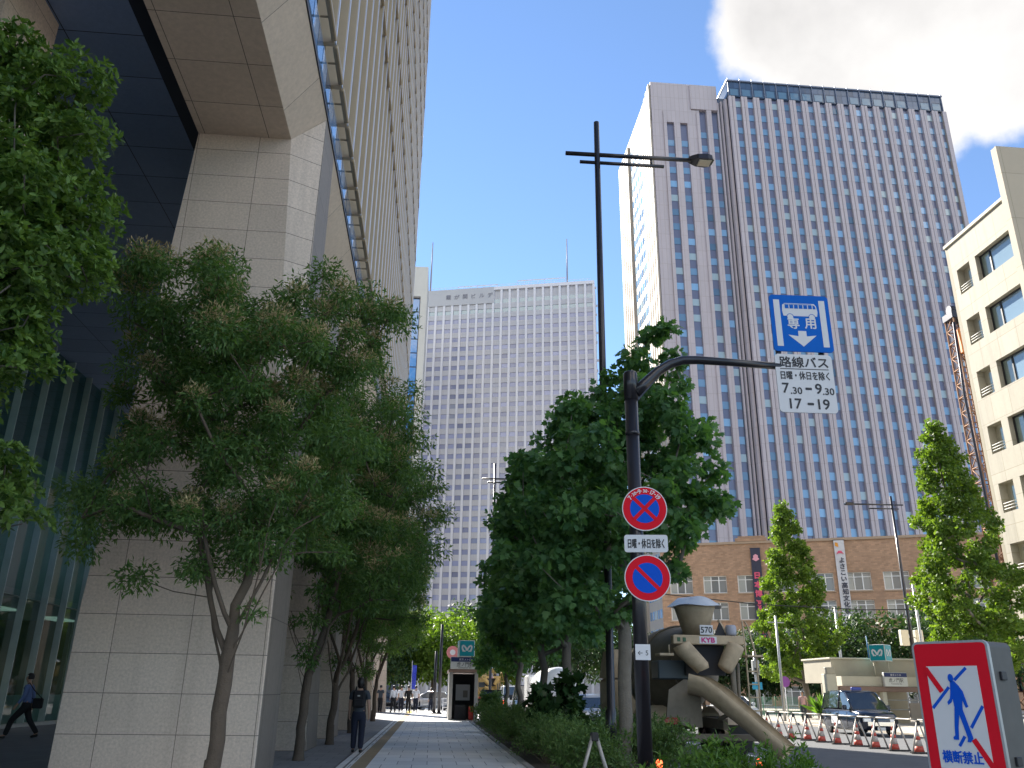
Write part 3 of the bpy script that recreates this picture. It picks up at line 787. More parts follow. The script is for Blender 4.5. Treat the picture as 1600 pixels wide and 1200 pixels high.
for s_ in levels:
    mb = MB()
    mb.box(X + 0.3, X + 0.36, y0, y1 - 2.35, s_, s_ + 0.09); mb.box(X + 0.3, X + 0.36, y0, y1 - 2.35, s_ + 1.66, s_ + 1.75)
    for a in (y1 - 2.45, y1 - 3.35, y1 - 5.4): mb.box(X + 0.3, X + 0.38, a, a + 0.1, s_ + 0.09, s_ + 1.66)
    w_ = mb.build('window', frm, be, True)
    mb = MB()
    for a, b_ in ((y1 - 3.25, y1 - 2.45), (y1 - 5.3, y1 - 3.35), (39.95, y1 - 5.4)): mb.box(X + 0.36, X + 0.41, a, b_, s_ + 0.09, s_ + 1.66)
    p_ = mb.build('pane', bgl2, w_); p_.location = -Vector(be.location)
    # corner balcony
    mb = MB(); mb.box(X + 0.5, X + 0.79, y1 - 1.75, y1 - 0.45, s_, s_ + 1.75)
    mb.build('balcony_recess', pm('balcony_wall', (0.55, 0.50, 0.38), 0.8), be, True)
    mb = MB(); mb.box(X + 0.42, X + 0.5, y1 - 1.45, y1 - 0.95, s_ + 0.1, s_ + 1.5)
    mb.build('balcony_door', bgl2, be, True)
    mb = MB()
    for k in range(3): mb.tube([(X + 0.06, y1 - 1.75, s_ + 0.2 + k * 0.17), (X + 0.06, y1 - 0.45, s_ + 0.2 + k * 0.17)], 0.025, 6)
    mb.build('balcony_rail', pm('white_rail', (0.7, 0.7, 0.66), 0.5), be, True)
MB().bbox(X - 0.1, 52, y0, y1 + 0.35, top_z, top_z + 0.25, 0.03).build('coping', pm('beige_coping', (0.5, 0.46, 0.36), 0.7), be, True)
BEs = panelmat('beige_fin_wall', (0.42, 0.37, 0.29), 'xz', 3.3, 3.1, 0.02, (0.3, 0.27, 0.2), 0.75, 0.05, 0.0, 0.4, 3, 0.06, 0.02)
mb = MB(); mb.box(32.75, 46, 39.4, 39.88, 0, 32.9); mb.build('wing_wall', BEs, be, True)
# ------------------------------------------------------------------ steel lattice mast of a piling rig
rig = thing('lattice_mast', 'rusty steel lattice mast of a drilling rig standing beside the beige building', 'rig mast', (53.4, 75, 0))
rust = pm('rust_steel', (0.25, 0.13, 0.07), 0.75, 0.2, var=0.4, scale=2)
mb = MB()
for sx in (-0.8, 0.8):
    for sy in (-0.8, 0.8): mb.tube([(sx, sy, -0.1), (sx * 0.9, sy * 0.9, 39)], 0.1, 5)
for k in range(26):
    z = 0.5 + k * 1.48; w = 0.8 * (1 - 0.1 * z / 39)
    for (p, q) in (((-w, -w), (w, -w)), ((w, -w), (w, w)), ((w, w), (-w, w)), ((-w, w), (-w, -w))):
        mb.tube([(p[0], p[1], z), (q[0], q[1], z)], 0.07, 4)
        a, b_ = (p, q) if k % 2 else (q, p)
        mb.tube([(a[0], a[1], z), (b_[0], b_[1], z + 1.48)], 0.055, 4)
mb.build('lattice', rust, rig)
mb = MB(); mb.tube([(-1.15, -1.0, 2), (-1.1, -1.0, 20), (-1.3, -1, 30), (-0.9, -0.9, 38)], 0.13, 6); mb.build('hose', dkmetal, rig)
mb = MB(); mb.bbox(-0.9, 0.9, -0.9, 0.9, 38.6, 39.4, 0.05); mb.tube([(-0.6, 0, 39.8), (0.6, 0, 39.8)], 0.5, 10); mb.build('crown_sheave', dkmetal, rig)
mb = MB(); mb.bbox(-0.75, 0.2, -1.25, -0.8, 34.5, 37.2, 0.05); mb.build('drive_head', pm('orange_paint', (0.65, 0.2, 0.03), 0.5), rig)
# ================================================================== foliage
SHAPES = {
    'oval': np.array([(0, 0), (0.35, 0.20), (0.7, 0.17), (1, 0), (0.7, -0.17), (0.35, -0.20)]),
    'lance': np.array([(0, 0), (0.45, 0.16), (1, 0), (0.45, -0.16)]),
    'lobed': np.array([(0, 0), (0.05, 0.32), (0.38, 0.52), (0.42, 0.26), (0.72, 0.40), (0.70, 0.16), (1, 0), (0.70, -0.16), (0.72, -0.40), (0.42, -0.26), (0.38, -0.52), (0.05, -0.32)]),
    'fan': np.array([(0, 0), (0.75, 0.5), (1.0, 0.18), (0.86, 0.0), (1.0, -0.18), (0.75, -0.5)]),
    'plume': np.array([(0, 0), (0.5, 0.10), (1, 0), (0.5, -0.10)]),
}
def leaf_cloud(name, centers, axis, size, shape, m, parent, rng, jit=0.35, up=0.7, fold=0.0):
    """many leaf-sized faces as one mesh; axis = leaf direction"""
    N = len(centers); S = SHAPES[shape]; k = len(S)
    nrm = rng.normal(size=(N, 3)) * 0.55; nrm[:, 2] += up
    ax = axis + rng.normal(size=(N, 3)) * 0.15
    ax /= np.linalg.norm(ax, axis=1, keepdims=True) + 1e-9
    sd_ = np.cross(nrm, ax); sd_ /= np.linalg.norm(sd_, axis=1, keepdims=True) + 1e-9
    nn = np.cross(ax, sd_)
    L = size * (1 + jit * rng.uniform(-1, 1, N))
    v = centers[:, None, :] + L[:, None, None] * (S[None, :, 0:1] * ax[:, None, :] + S[None, :, 1:2] * sd_[:, None, :]
        - (0.18 * S[None, :, 0:1] ** 2 - fold * np.abs(S[None, :, 1:2])) * nn[:, None, :])
    v = v.reshape(-1, 3).astype(np.float32)
    me = bpy.data.meshes.new(name)
    me.vertices.add(len(v)); me.vertices.foreach_set('co', v.ravel())
    me.loops.add(N * k); me.loops.foreach_set('vertex_index', np.arange(N * k, dtype=np.int32))
    me.polygons.add(N); me.polygons.foreach_set('loop_start', np.arange(0, N * k, k, dtype=np.int32))
    me.materials.append(m); me.update(calc_edges=True)
    o = bpy.data.objects.new(name, me); COL.objects.link(o)
    if parent is not None: o.parent = parent
    return o
def scatter_leaves(clumps, n, rng, flat=0.75, droop=0.25):
    """positions and directions of n leaves over a list of (centre, radius)"""
    P = np.array([c[0] for c in clumps]); Rr = np.array([c[1] for c in clumps])
    pw = Rr ** 2; idx = rng.choice(len(P), n, p=pw / pw.sum())
    d = rng.normal(size=(n, 3)); d /= np.linalg.norm(d, axis=1, keepdims=True)
    r = rng.uniform(0, 1, n) ** 0.55
    off = d * (r * Rr[idx])[:, None]; off[:, 2] *= flat
    ax = d * 0.55 + rng.normal(size=(n, 3)) * 0.55; ax[:, 2] -= droop
    return P[idx] + off, ax
def in_ellipsoids(ells, n, rng, mind=0.0, shell=0.4):
    pts = []; w = np.array([e[3] * e[4] * e[5] for e in ells]) ** 0.75; w /= w.sum(); tries = 0
    while len(pts) < n and tries < n * 60:
        tries += 1
        e = ells[rng.choice(len(ells), p=w)]
        d = rng.normal(size=3); d /= np.linalg.norm(d)
        p = np.array(e[:3]) + d * np.array(e[3:6]) * rng.uniform(shell, 1)
        if mind and any(np.sum((p - q) ** 2) < mind * mind for q in pts): continue
        pts.append(p)
    return pts
def skeleton(trunk, tips, rng, r_tip=0.010, expo=2.3, r_base=None, wig=0.10, minz=None, limbs=()):
    """connects the tips to the trunk, thickness by the pipe rule; returns a MB of tapered limbs"""
    nodes = [Vector(p) for p in trunk]; par = [-1] + list(range(len(trunk) - 1))
    first = len(trunk) - 1 if minz is None else next(i for i, p in enumerate(trunk) if p[2] >= minz)
    top = Vector(trunk[-1])
    for i0, pts in limbs:
        pv = i0
        for p in pts: nodes.append(Vector(p)); par.append(pv); pv = len(nodes) - 1
    tips = sorted([Vector(t) for t in tips], key=lambda t: (t - Vector(trunk[first])).length)
    tipn = []
    for t in tips:
        best, bi = 1e9, None
        for i in range(first, len(nodes)):
            d = t - nodes[i]; L = d.length
            cost = L * (1.0 + 0.9 * max(0, -d.z / max(L, 1e-6) + 0.1)) + 0.10 * (nodes[i] - top).length
            if cost < best: best, bi = cost, i
        a = nodes[bi]; L = (t - a).length; k = max(1, int(L / 0.45)); prev = bi
        side = Vector(rng.normal(size=3)) * wig * L * 0.5
        for j in range(1, k + 1):
            u = j / k
            p = a.lerp(t, u) + side * (4 * u * (1 - u)) * 0.5 + Vector((0, 0, -0.07 * L * 4 * u * (1 - u) * 0.5))
            nodes.append(p); par.append(prev); prev = len(nodes) - 1
        tipn.append(prev)
    rr = [0.0] * len(nodes); kids = [[] for _ in nodes]
    for i, p in enumerate(par):
        if p >= 0: kids[p].append(i)
    for i in range(len(nodes) - 1, -1, -1):
        rr[i] = r_tip ** expo if not kids[i] else sum(rr[c] for c in kids[i])
    rad = [x ** (1 / expo) for x in rr]
    if r_base:
        q = math.log(r_base / r_tip) / math.log(max(1.01, rad[0] / r_tip)); rad = [r_tip * (x / r_tip) ** q for x in rad]
    mb = MB(); done = set()
    stack = [(0, None)]
    while stack:
        s0, p0 = stack.pop()
        ch = ([p0] if p0 is not None else []) + [s0]; rs = ([min(rad[p0], rad[s0] * 1.25)] if p0 is not None else []) + [rad[s0]]
        cur = s0
        while kids[cur]:
            ks = sorted(kids[cur], key=lambda c: -rad[c])
            for c in ks[1:]: stack.append((c, cur))
            cur = ks[0]; ch.append(cur); rs.append(rad[cur])
        if len(ch) > 1:
            big = max(rs)
            mb.tube([nodes[i] for i in ch], rs, 9 if big > 0.06 else (6 if big > 0.025 else 4), caps=False)
    return mb, nodes, rad
bark_t = pm('bark_brown', (0.115, 0.085, 0.06), 0.9, var=0.35, scale=6, bump=0.9, bscale=30)
bark_g = pm('bark_grey', (0.16, 0.14, 0.115), 0.9, var=0.35, scale=5, bump=0.9, bscale=26)
def trunk_line(base, topz, lean, rng, n=6, wob=0.05):
    b = Vector(base); P = []
    for i in range(n + 1):
        u = i / n
        P.append(b + Vector((lean[0] * u + (rng.normal() * wob if 0 < i else 0), lean[1] * u + (rng.normal() * wob if 0 < i else 0), topz * u - (0.05 if i == 0 else 0))))
    return P
def flare(mb, base, r):
    mb.tube([Vector(base) + Vector((0, 0, -0.06)), Vector(base) + Vector((0, 0, 0.12)), Vector(base) + Vector((0, 0, 0.5))], [r * 1.45, r * 1.15, r * 0.98], 10, caps=False)
def make_tree(name, label, loc, rng, ells, ntip, leafn, lsize, shape, lm, bm, trunk_top, lean=(0, 0), crad=(0.35, 0.6), r_base=0.14, mind=0.35,
              group=None, plume=None, trunk_full=False, wob=0.05, nlimb=0, flat=0.75, droop=0.25, cat='tree', jitter_tip=0.0, up=0.7, shell=0.4, extra_low=0):
    """crown ellipsoids are given relative to loc"""
    t = thing(name, label, cat, loc, 0, group)
    tr = trunk_line((0, 0, 0), trunk_top, lean, rng, 7, wob)
    tips = in_ellipsoids(ells, ntip, rng, mind, shell)
    limbs = []; w0 = rng.uniform(0, 6.28)
    for q in range(nlimb):                       # a fan of rising main limbs
        i0 = 4 + q % 4; b0 = tr[i0]; w = w0 + 6.283 * q / nlimb + rng.normal() * 0.25; sp = rng.uniform(0.30, 0.55); L = rng.uniform(1.7, 2.9)
        limbs.append((i0, [b0 + Vector((math.cos(w) * sp * L * (u ** 0.85), math.sin(w) * sp * L * (u ** 0.85), L * u)) + Vector(rng.normal(size=3)) * 0.03 for u in (0.15, 0.32, 0.5, 0.7, 0.85, 1.0)]))
    mb, nodes, rad = skeleton(tr, tips, rng, r_base=r_base, minz=trunk_top * (0.28 if trunk_full else 0.82), limbs=limbs)
    flare(mb, (0, 0, 0), r_base)
    mb.build('trunk', bm, t)
    clumps = [(np.array(p), rng.uniform(*crad)) for p in tips]
    if extra_low:
        thin_nodes = [n_ for n_, r_ in zip(nodes, rad) if r_ < 0.035 and n_.z > trunk_top * 0.9]
        for i in rng.choice(len(thin_nodes), min(extra_low, len(thin_nodes)), replace=False): clumps.append((np.array(thin_nodes[i]), rng.uniform(*crad) * 0.6))
    P, A = scatter_leaves(clumps, leafn, rng, flat, droop)
    leaf_cloud('crown', P, A, lsize, shape, lm, t, rng, up=up)
    if plume:
        pn, psz, pmt, pz = plume
        cl = [c for c in clumps if rng.uniform() < 0.42 and c[0][2] > 3.6]
        cl = [(c[0] + np.array((0, 0, c[1] * 0.45)), c[1] * 0.75) for c in cl]
        P, A = scatter_leaves(cl, pn, rng, 0.6, -0.5)
        leaf_cloud('flower_plumes', P, A, psz, 'plume', pmt, t, rng, up=0.1)
    return t
# ------------------------------------------------------------------ left pavement row: flowering trees with brown plumes
lf_a = leafmat('leaf_dark_green', (0.068, 0.138, 0.050), (0.140, 0.232, 0.075), 0.46, 0.45)
plm = leafmat('plume_buff', (0.34, 0.27, 0.13), (0.52, 0.43, 0.23), 0.25, 0.8, (1.2, 1.1, 0.8))
GA = 'flowering trees along the left pavement'
rng = np.random.default_rng(11)
make_tree('street_tree', 'first and largest flowering tree on the left, forked trunk in front of the stone pillar', (-2.98, 13.0, 0), rng,
    [(-0.35, 0.1, 6.4, 2.1, 2.0, 2.1), (-1.75, 0.1, 4.3, 1.2, 1.2, 0.9), (-1.4, -0.1, 6.9, 1.4, 1.4, 1.5), (0.85, 0.3, 4.6, 1.1, 1.2, 1.4), (-1.75, 0.0, 2.95, 0.6, 0.5, 0.25), (-0.2, 0.2, 3.9, 1.3, 1.2, 0.9), (1.15, 0.3, 7.2, 1.1, 1.1, 1.15), (-2.35, 0.2, 3.7, 0.5, 0.6, 0.5)],
    190, 82000, 0.095, 'lance', lf_a, bark_t, 2.6, (0.02, 0.05), (0.27, 0.50), 0.108, 0.37, GA, (23000, 0.078, plm, 0), wob=0.022, nlimb=7, extra_low=60)
def row_tree(seed, loc, label):
    r = np.random.default_rng(seed)
    return make_tree('street_tree', label, loc, r,
        [(0.3, 0, 6.4, 2.6, 2.5, 2.3), (0.85, 0, 4.3, 2.1, 2.1, 1.35), (-1.0, 0, 6.9, 1.5, 1.6, 1.5), (0.8, 0, 8.2, 1.5, 1.5, 0.9), (1.3, 0, 6.9, 1.3, 1.4, 1.3)],
        165, 62000, 0.115, 'lance', lf_a, bark_t, 2.2, (0.05, 0.05), (0.31, 0.58), 0.10, 0.43, GA, (15000, 0.09, plm, 0), wob=0.02, nlimb=7, extra_low=40)
ta = row_tree(21, (-2.75, 19.8, 0), 'second flowering tree on the left pavement, slim dark trunk beside the second pillar')
tb = row_tree(22, (-2.72, 25.4, 0), 'third flowering tree on the left pavement, V-forked trunk behind the second')
for (src, y, x, rz, s_, lab) in ((ta, 31.9, -2.72, 2.1, 1.0, 'fourth flowering tree on the left pavement, left of the walking person with a backpack'),
                                 (tb, 37.5, -2.72, 4.0, 0.98, 'fifth flowering tree on the left pavement, behind the walking person with a backpack'),
                                 (ta, 43.6, -2.7, 5.2, 1.0, 'farthest flowering tree of the left pavement row, before the crossing')):
    c = copy_tree(src); c.location = (x, y, 0); c.rotation_euler = (0, 0, rz); c.scale = (s_,) * 3; c['label'] = lab
# near tree at the left edge of the picture
lf_n = leafmat('leaf_bright_green', (0.050, 0.110, 0.026), (0.185, 0.285, 0.075), 0.35, 0.35)
def near_tree():
    r = np.random.default_rng(5)
    t = thing('leafy_tree', 'lush bright green tree filling the left edge, nearest to the camera', 'tree', (-6.6, 8.6, 0))
    tr = trunk_line((0, 0, 0), 3.0, (0.1, 0.1), r, 6, 0.04)
    ells = [(1.35, 0.3, 7.6, 1.2, 1.1, 1.35), (0.4, 0.3, 7.9, 1.3, 1.4, 1.2), (1.5, 0.3, 5.9, 1.0, 1.0, 0.85), (0.5, 0.3, 5.8, 1.5, 1.3, 1.4), (1.75, 0.2, 6.3, 0.95, 0.9, 1.0), (1.5, 0.1, 4.9, 0.85, 0.8, 0.6), (1.2, 0.2, 4.7, 0.95, 0.9, 0.75), (1.7, 0.5, 3.2, 1.0, 0.8, 0.55), (0.9, 0.6, 3.3, 1.0, 1.0, 0.55)]
    tips = in_ellipsoids(ells, 235, r, 0.31, 0.45)
    mb, nodes, rad = skeleton(tr, tips, r, r_base=0.17, minz=2.4)
    flare(mb, (0, 0, 0), 0.17); mb.build('trunk', bark_g, t)
    # whorls of leaflets at the shoot tips
    cen = []; ax = []
    for p in tips:
        rr = r.uniform(0.30, 0.52)
        for _ in range(62):
            d = r.normal(size=3); d /= np.linalg.norm(d); d[2] = abs(d[2]) * 0.9 - 0.15
            c = np.array(p) + d * rr * r.uniform(0.4, 1)
            sh = d + np.array((0, 0, 0.35)); sh /= np.linalg.norm(sh)
            a = np.cross(sh, r.normal(size=3)); a /= np.linalg.norm(a); b = np.cross(sh, a)
            w0 = r.uniform(0, 6.28); nl = 6
            for q in range(nl):
                w = w0 + 6.283 * q / nl
                cen.append(c); ax.append(a * math.cos(w) + b * math.sin(w) + sh * 0.55)
    leaf_cloud('crown', np.array(cen), np.array(ax), 0.092, 'oval', lf_n, t, r, up=0.9)
near_tree()
# ------------------------------------------------------------------ row on the planting bed: broad-lobed trees
lf_p = leafmat('leaf_plane_green', (0.062, 0.150, 0.070), (0.140, 0.265, 0.100), 0.46, 0.45)
GB = 'lobed-leaf trees in the planting bed'
rng = np.random.default_rng(31)
make_tree('lobed_leaf_tree', 'broad lobed-leaf tree behind the parking signs, tallest crown in the planting bed', (3.62, 16.4, 0), rng,
    [(0.15, 0, 5.4, 2.0, 2.0, 2.1), (0.65, 0, 5.2, 1.65, 1.6, 1.2), (1.15, 0, 8.2, 0.5, 0.6, 1.3), (0.15, 0, 8.0, 0.45, 0.5, 1.2), (0.6, 0, 6.9, 1.3, 1.3, 0.9), (-1.0, 0, 5.0, 1.25, 1.2, 1.5), (-1.6, -0.2, 3.9, 0.9, 0.9, 0.6), (1.5, 0, 6.6, 0.7, 0.7, 0.6), (-0.55, 0, 3.3, 1.15, 1.4, 0.8), (0.6, -0.4, 3.6, 0.55, 0.6, 0.5)],
    135, 15500, 0.145, 'lobed', lf_p, bark_g, 3.0, (0.0, 0.05), (0.20, 0.44), 0.13, 0.47, GB, trunk_full=False, droop=0.5, shell=0.55, extra_low=20)
def bed_tree(seed, loc, label):
    r = np.random.default_rng(seed)
    return make_tree('lobed_leaf_tree', label, loc, r,
        [(-0.2, 0, 5.6, 1.95, 2.1, 2.6), (-0.7, 0, 4.0, 1.6, 1.8, 1.3), (0.1, 0, 8.4, 0.9, 0.9, 1.0), (0.7, 0, 5.0, 1.4, 1.5, 1.8)],
        130, 15000, 0.165, 'lobed', lf_p, bark_g, 3.0, (0.0, 0.05), (0.34, 0.62), 0.12, 0.44, GB, droop=0.5, extra_low=25)
tc_ = bed_tree(41, (3.6, 22.8, 0), 'second lobed-leaf tree in the planting bed, slim trunk left of the lamp post')
for (y, rz, x, s_, lab) in ((28.6, 2.2, 3.65, 1.0, 'third lobed-leaf tree in the planting bed, trunk left of the second one'),
                        (36.0, 4.1, 3.6, 0.95, 'fourth lobed-leaf tree in the planting bed, beyond the dark big-leaved shrub'),
                        (42.5, 1.0, 3.7, 0.8, 'farthest lobed-leaf tree of the planting bed, beside the station kiosk')):
    c = copy_tree(tc_); c.location = (x, y, 0); c.rotation_euler = (0, 0, rz); c.scale = (s_,) * 3; c['label'] = lab
# ------------------------------------------------------------------ ginkgos across the road
lf_g = leafmat('leaf_ginkgo', (0.075, 0.145, 0.030), (0.160, 0.245, 0.050), 0.42, 0.5, (1.6, 1.6, 0.45))
def ginkgo(label, loc, seed, H, R, z0, lean):
    r = np.random.default_rng(seed)
    t = thing('ginkgo_tree', label, 'tree', loc, 0, 'ginkgo trees across the road')
    tr = trunk_line((0, 0, 0), H * 0.93, lean, r, 12, 0.06)
    tips = []
    tries = 0
    while len(tips) < 300 and tries < 20000:
        tries += 1
        u = r.uniform(0, 1) ** 1.35; z = z0 + (H - z0) * u
        rm = R * ((1 - u) ** 0.85) * (0.55 + 0.45 * min(1, u / 0.16)) * (1 + 0.28 * math.sin(z * 1.9 + seed) * (1 - u)) + 0.22
        w = r.uniform(0, 6.283); q = rm * r.uniform(0.25, 1) ** 0.6
        p = np.array((q * math.cos(w) + lean[0] * z / H, q * math.sin(w) + lean[1] * z / H, z))
        if any(np.sum((p - k) ** 2) < 0.36 ** 2 for k in tips): continue
        tips.append(p)
    mb, nodes, rad = skeleton(tr, tips, r, r_base=0.20, minz=z0 * 0.75); flare(mb, (0, 0, 0), 0.2)
    mb.build('trunk', bark_g, t)
    P, A = scatter_leaves([(p, r.uniform(0.24, 0.48)) for p in tips], 38000, r, 0.8, 0.1)
    leaf_cloud('crown', P, A, 0.15, 'fan', lf_g, t, r, up=0.4)
ginkgo('tall cone-shaped ginkgo left of the taxi, its tip below the bus sign', (25.4, 58, 0), 3, 14.6, 3.3, 2.6, (-0.3, 0))
ginkgo('tall ragged ginkgo behind the no-crossing sign box', (27.3, 40.5, 0), 8, 15.4, 3.3, 2.8, (-1.0, 0))
# ------------------------------------------------------------------ background trees
lf_b1 = leafmat('leaf_sunny', (0.07, 0.14, 0.02), (0.16, 0.24, 0.04), 0.4, 0.5)
lf_b2 = leafmat('leaf_forest', (0.022, 0.055, 0.025), (0.055, 0.10, 0.035), 0.25, 0.5)
def bgtree(label, loc, seed, R, H, m, group):
    r = np.random.default_rng(seed)
    return make_tree('background_tree', label, loc, r, [(0, 0, H * 0.6, R, R, H * 0.38), (R * 0.35, 0, H * 0.45, R * 0.8, R * 0.8, H * 0.28), (-R * 0.4, 0, H * 0.5, R * 0.7, R * 0.7, H * 0.3)],
        75, 8500, 0.42, 'oval', m, bark_t, H * 0.35, (0, 0), (R * 0.22, R * 0.4), 0.22, R * 0.22, group, cat='tree', up=0.5)
GC = 'trees beyond the crossing'
g1 = bgtree('sunny yellow-green tree at the end of the pavement', (0.3, 93, 0), 51, 4.2, 10.5, lf_b1, GC)
g2 = bgtree('dark tree beyond the crossing, above the waiting office workers', (-6.5, 90, 0), 52, 4.5, 10, lf_b2, GC)
for (src, x, y, s_, rz, lab) in ((g1, 6.8, 96, 1.0, 1.5, 'sunny tree beyond the crossing, right of the station kiosk roof'), (g1, -3.2, 97, 1.05, 3.7, 'sunny tree beyond the crossing, left of the station kiosk roof'),
                           (g2, 13.5, 93, 1.0, 0.7, 'dark tree beyond the crossing, behind the white tank truck'), (g2, -13, 95, 1.1, 2.6, 'dark tree beyond the crossing, farthest left, behind the left row'),
                           (g2, 3.5, 106, 1.15, 4.4, 'dark tree far beyond the crossing, straight above the station kiosk'), (g2, 20.5, 96, 1.0, 5.2, 'dark tree beyond the crossing, behind the mixer truck')):
    c = copy_tree(src); c.location = (x, y, 0); c.rotation_euler = (0, 0, rz); c.scale = (s_,) * 3; c['label'] = lab
GD = 'dark trees in front of the brick building'
d1 = bgtree('dark spreading tree in front of the brick building, left of the far street lamp', (36.5, 76, 0), 61, 4.4, 9.4, lf_b2, GD)
for (x, y, s_, rz, lab) in ((43.5, 73, 1.05, 2.0, 'dark spreading tree in front of the brick building, right of the far street lamp'), (31, 82, 0.85, 3.3, 'dark tree behind the tall cone-shaped ginkgo'),
                      (26.5, 84, 0.8, 4.4, 'dark tree between the mixer truck and the tall cone-shaped ginkgo'), (50, 76, 1.0, 5.4, 'dark tree below the lattice mast'), (40, 84, 1.0, 0.6, 'dark tree against the foot of the brick wall')):
    c = copy_tree(d1); c.location = (x, y, 0); c.rotation_euler = (0, 0, rz); c.scale = (s_,) * 3; c['label'] = lab
# ------------------------------------------------------------------ shrubs of the planting bed
lf_s1 = leafmat('leaf_shrub', (0.065, 0.13, 0.042), (0.14, 0.22, 0.07), 0.3, 0.5)
lf_s2 = leafmat('leaf_glossy', (0.018, 0.05, 0.018), (0.045, 0.085, 0.028), 0.15, 0.25)
lf_s3 = leafmat('leaf_fresh', (0.06, 0.14, 0.03), (0.14, 0.25, 0.05), 0.35, 0.45)
stemm = pm('shrub_stem', (0.10, 0.08, 0.05), 0.9, var=0.3)
def shrub(name, label, loc, seed, rx, ry, h, n, ls, shape, m, group, up=0.5, spiky=0.0, ntip=34):
    r = np.random.default_rng(seed)
    t = thing(name, label, 'shrub', loc, 0, group)
    tips = in_ellipsoids([(0, 0, h * 0.55, rx, ry, h * 0.45)], ntip, r, 0.05, 0.3)
    mb = MB()
    for p in tips: mb.tube([(p[0] * 0.25, p[1] * 0.25, -0.03), (p[0] * 0.6, p[1] * 0.6, p[2] * 0.6), tuple(p)], [0.012, 0.009, 0.004], 4, caps=False)
    mb.build('stems', stemm, t)
    cl = [(p, r.uniform(0.14, 0.28)) for p in tips]
    P, A = scatter_leaves(cl, n, r, 0.9, -spiky)
    if spiky:
        P = list(P); A = list(A)
        for p in tips:
            if p[2] < h * 0.55: continue
            d = np.array((p[0] * 0.3, p[1] * 0.3, h * 0.5)); d /= np.linalg.norm(d); L = r.uniform(0.12, 0.42)
            for q in range(26):
                u = q / 25; P.append(p + d * L * u); a = r.normal(size=3); a[2] = abs(a[2]) * 0.6 + 0.25; A.append(a)
    leaf_cloud('foliage', np.array(P), np.array(A), ls, shape, m, t, r, up=up)
    return t
GE = 'feathery hedge shrubs along the pavement'
s0 = shrub('hedge_shrub', 'feathery mid-green hedge shrub at the pavement edge, nearest of the hedge', (2.75, 15.4, 0), 71, 0.8, 1.1, 0.95, 5200, 0.075, 'lance', lf_s1, GE, spiky=0.4, ntip=40)
hl = [(2.75, 17.4, 'second'), (2.7, 19.4, 'third'), (2.75, 21.4, 'fourth'), (2.7, 23.6, 'fifth'), (2.75, 25.8, 'sixth'), (2.7, 28.0, 'seventh'), (2.75, 30.4, 'eighth'), (2.7, 33.0, 'ninth'), (2.72, 35.6, 'tenth')]
for i, (x, y, nm) in enumerate(hl):
    c = copy_tree(s0); c.location = (x, y, 0); c.rotation_euler = (0, 0, 3.14159 * (i % 2) + 0.15 * i); c.scale = (1, 1, 0.92 + 0.05 * (i % 4)); c['label'] = 'feathery mid-green hedge shrub at the pavement edge, %s from the near end of the hedge' % nm
GE2 = 'inner row of feathery hedge shrubs'
for i, y in enumerate((16.6, 19.2, 22, 25, 28.4, 32)):
    c = copy_tree(s0); c.location = (4.15, y, 0); c.rotation_euler = (0, 0, 0.4 + i * 1.1); c.scale = (0.9, 1, 1.02); c['group'] = GE2
    c['label'] = 'hedge shrub on the road side of the bed, %s from the near end' % ('first', 'second', 'third', 'fourth', 'fifth', 'sixth')[i]
shrub('broadleaf_bush', 'leafy yellow-green bush at the far end of the hedge beside the kiosk', (2.6, 39.6, 0), 73, 0.65, 0.9, 1.45, 3200, 0.13, 'oval', lf_s1, None)
shrub('broadleaf_shrub', 'dark glossy shrub with large leaves rising above the hedge', (3.1, 21.6, 0), 74, 0.62, 0.6, 1.95, 700, 0.26, 'lobed', lf_s2, None, ntip=26)
GF = 'fresh green shrubs below the bus sign post'
for i, (x, y, h, rx, sd2, lab) in enumerate(((2.75, 8.7, 0.92, 0.42, 81, 'fresh green spiky shrub at the foot of the sign post, left one'), (3.2, 9.1, 1.02, 0.38, 82, 'fresh green spiky shrub right of the sign post, tallest shoots'),
                                 (3.65, 9.0, 0.86, 0.45, 83, 'fresh green spiky shrub below the mixer chute'), (2.45, 9.6, 0.66, 0.38, 84, 'low fresh shrub at the pavement side of the sign post'))):
    shrub('fresh_shrub', lab, (x, y, 0), sd2, rx, 0.4, h, 2600, 0.075, 'lance', lf_s3, GF, spiky=0.5, ntip=26)
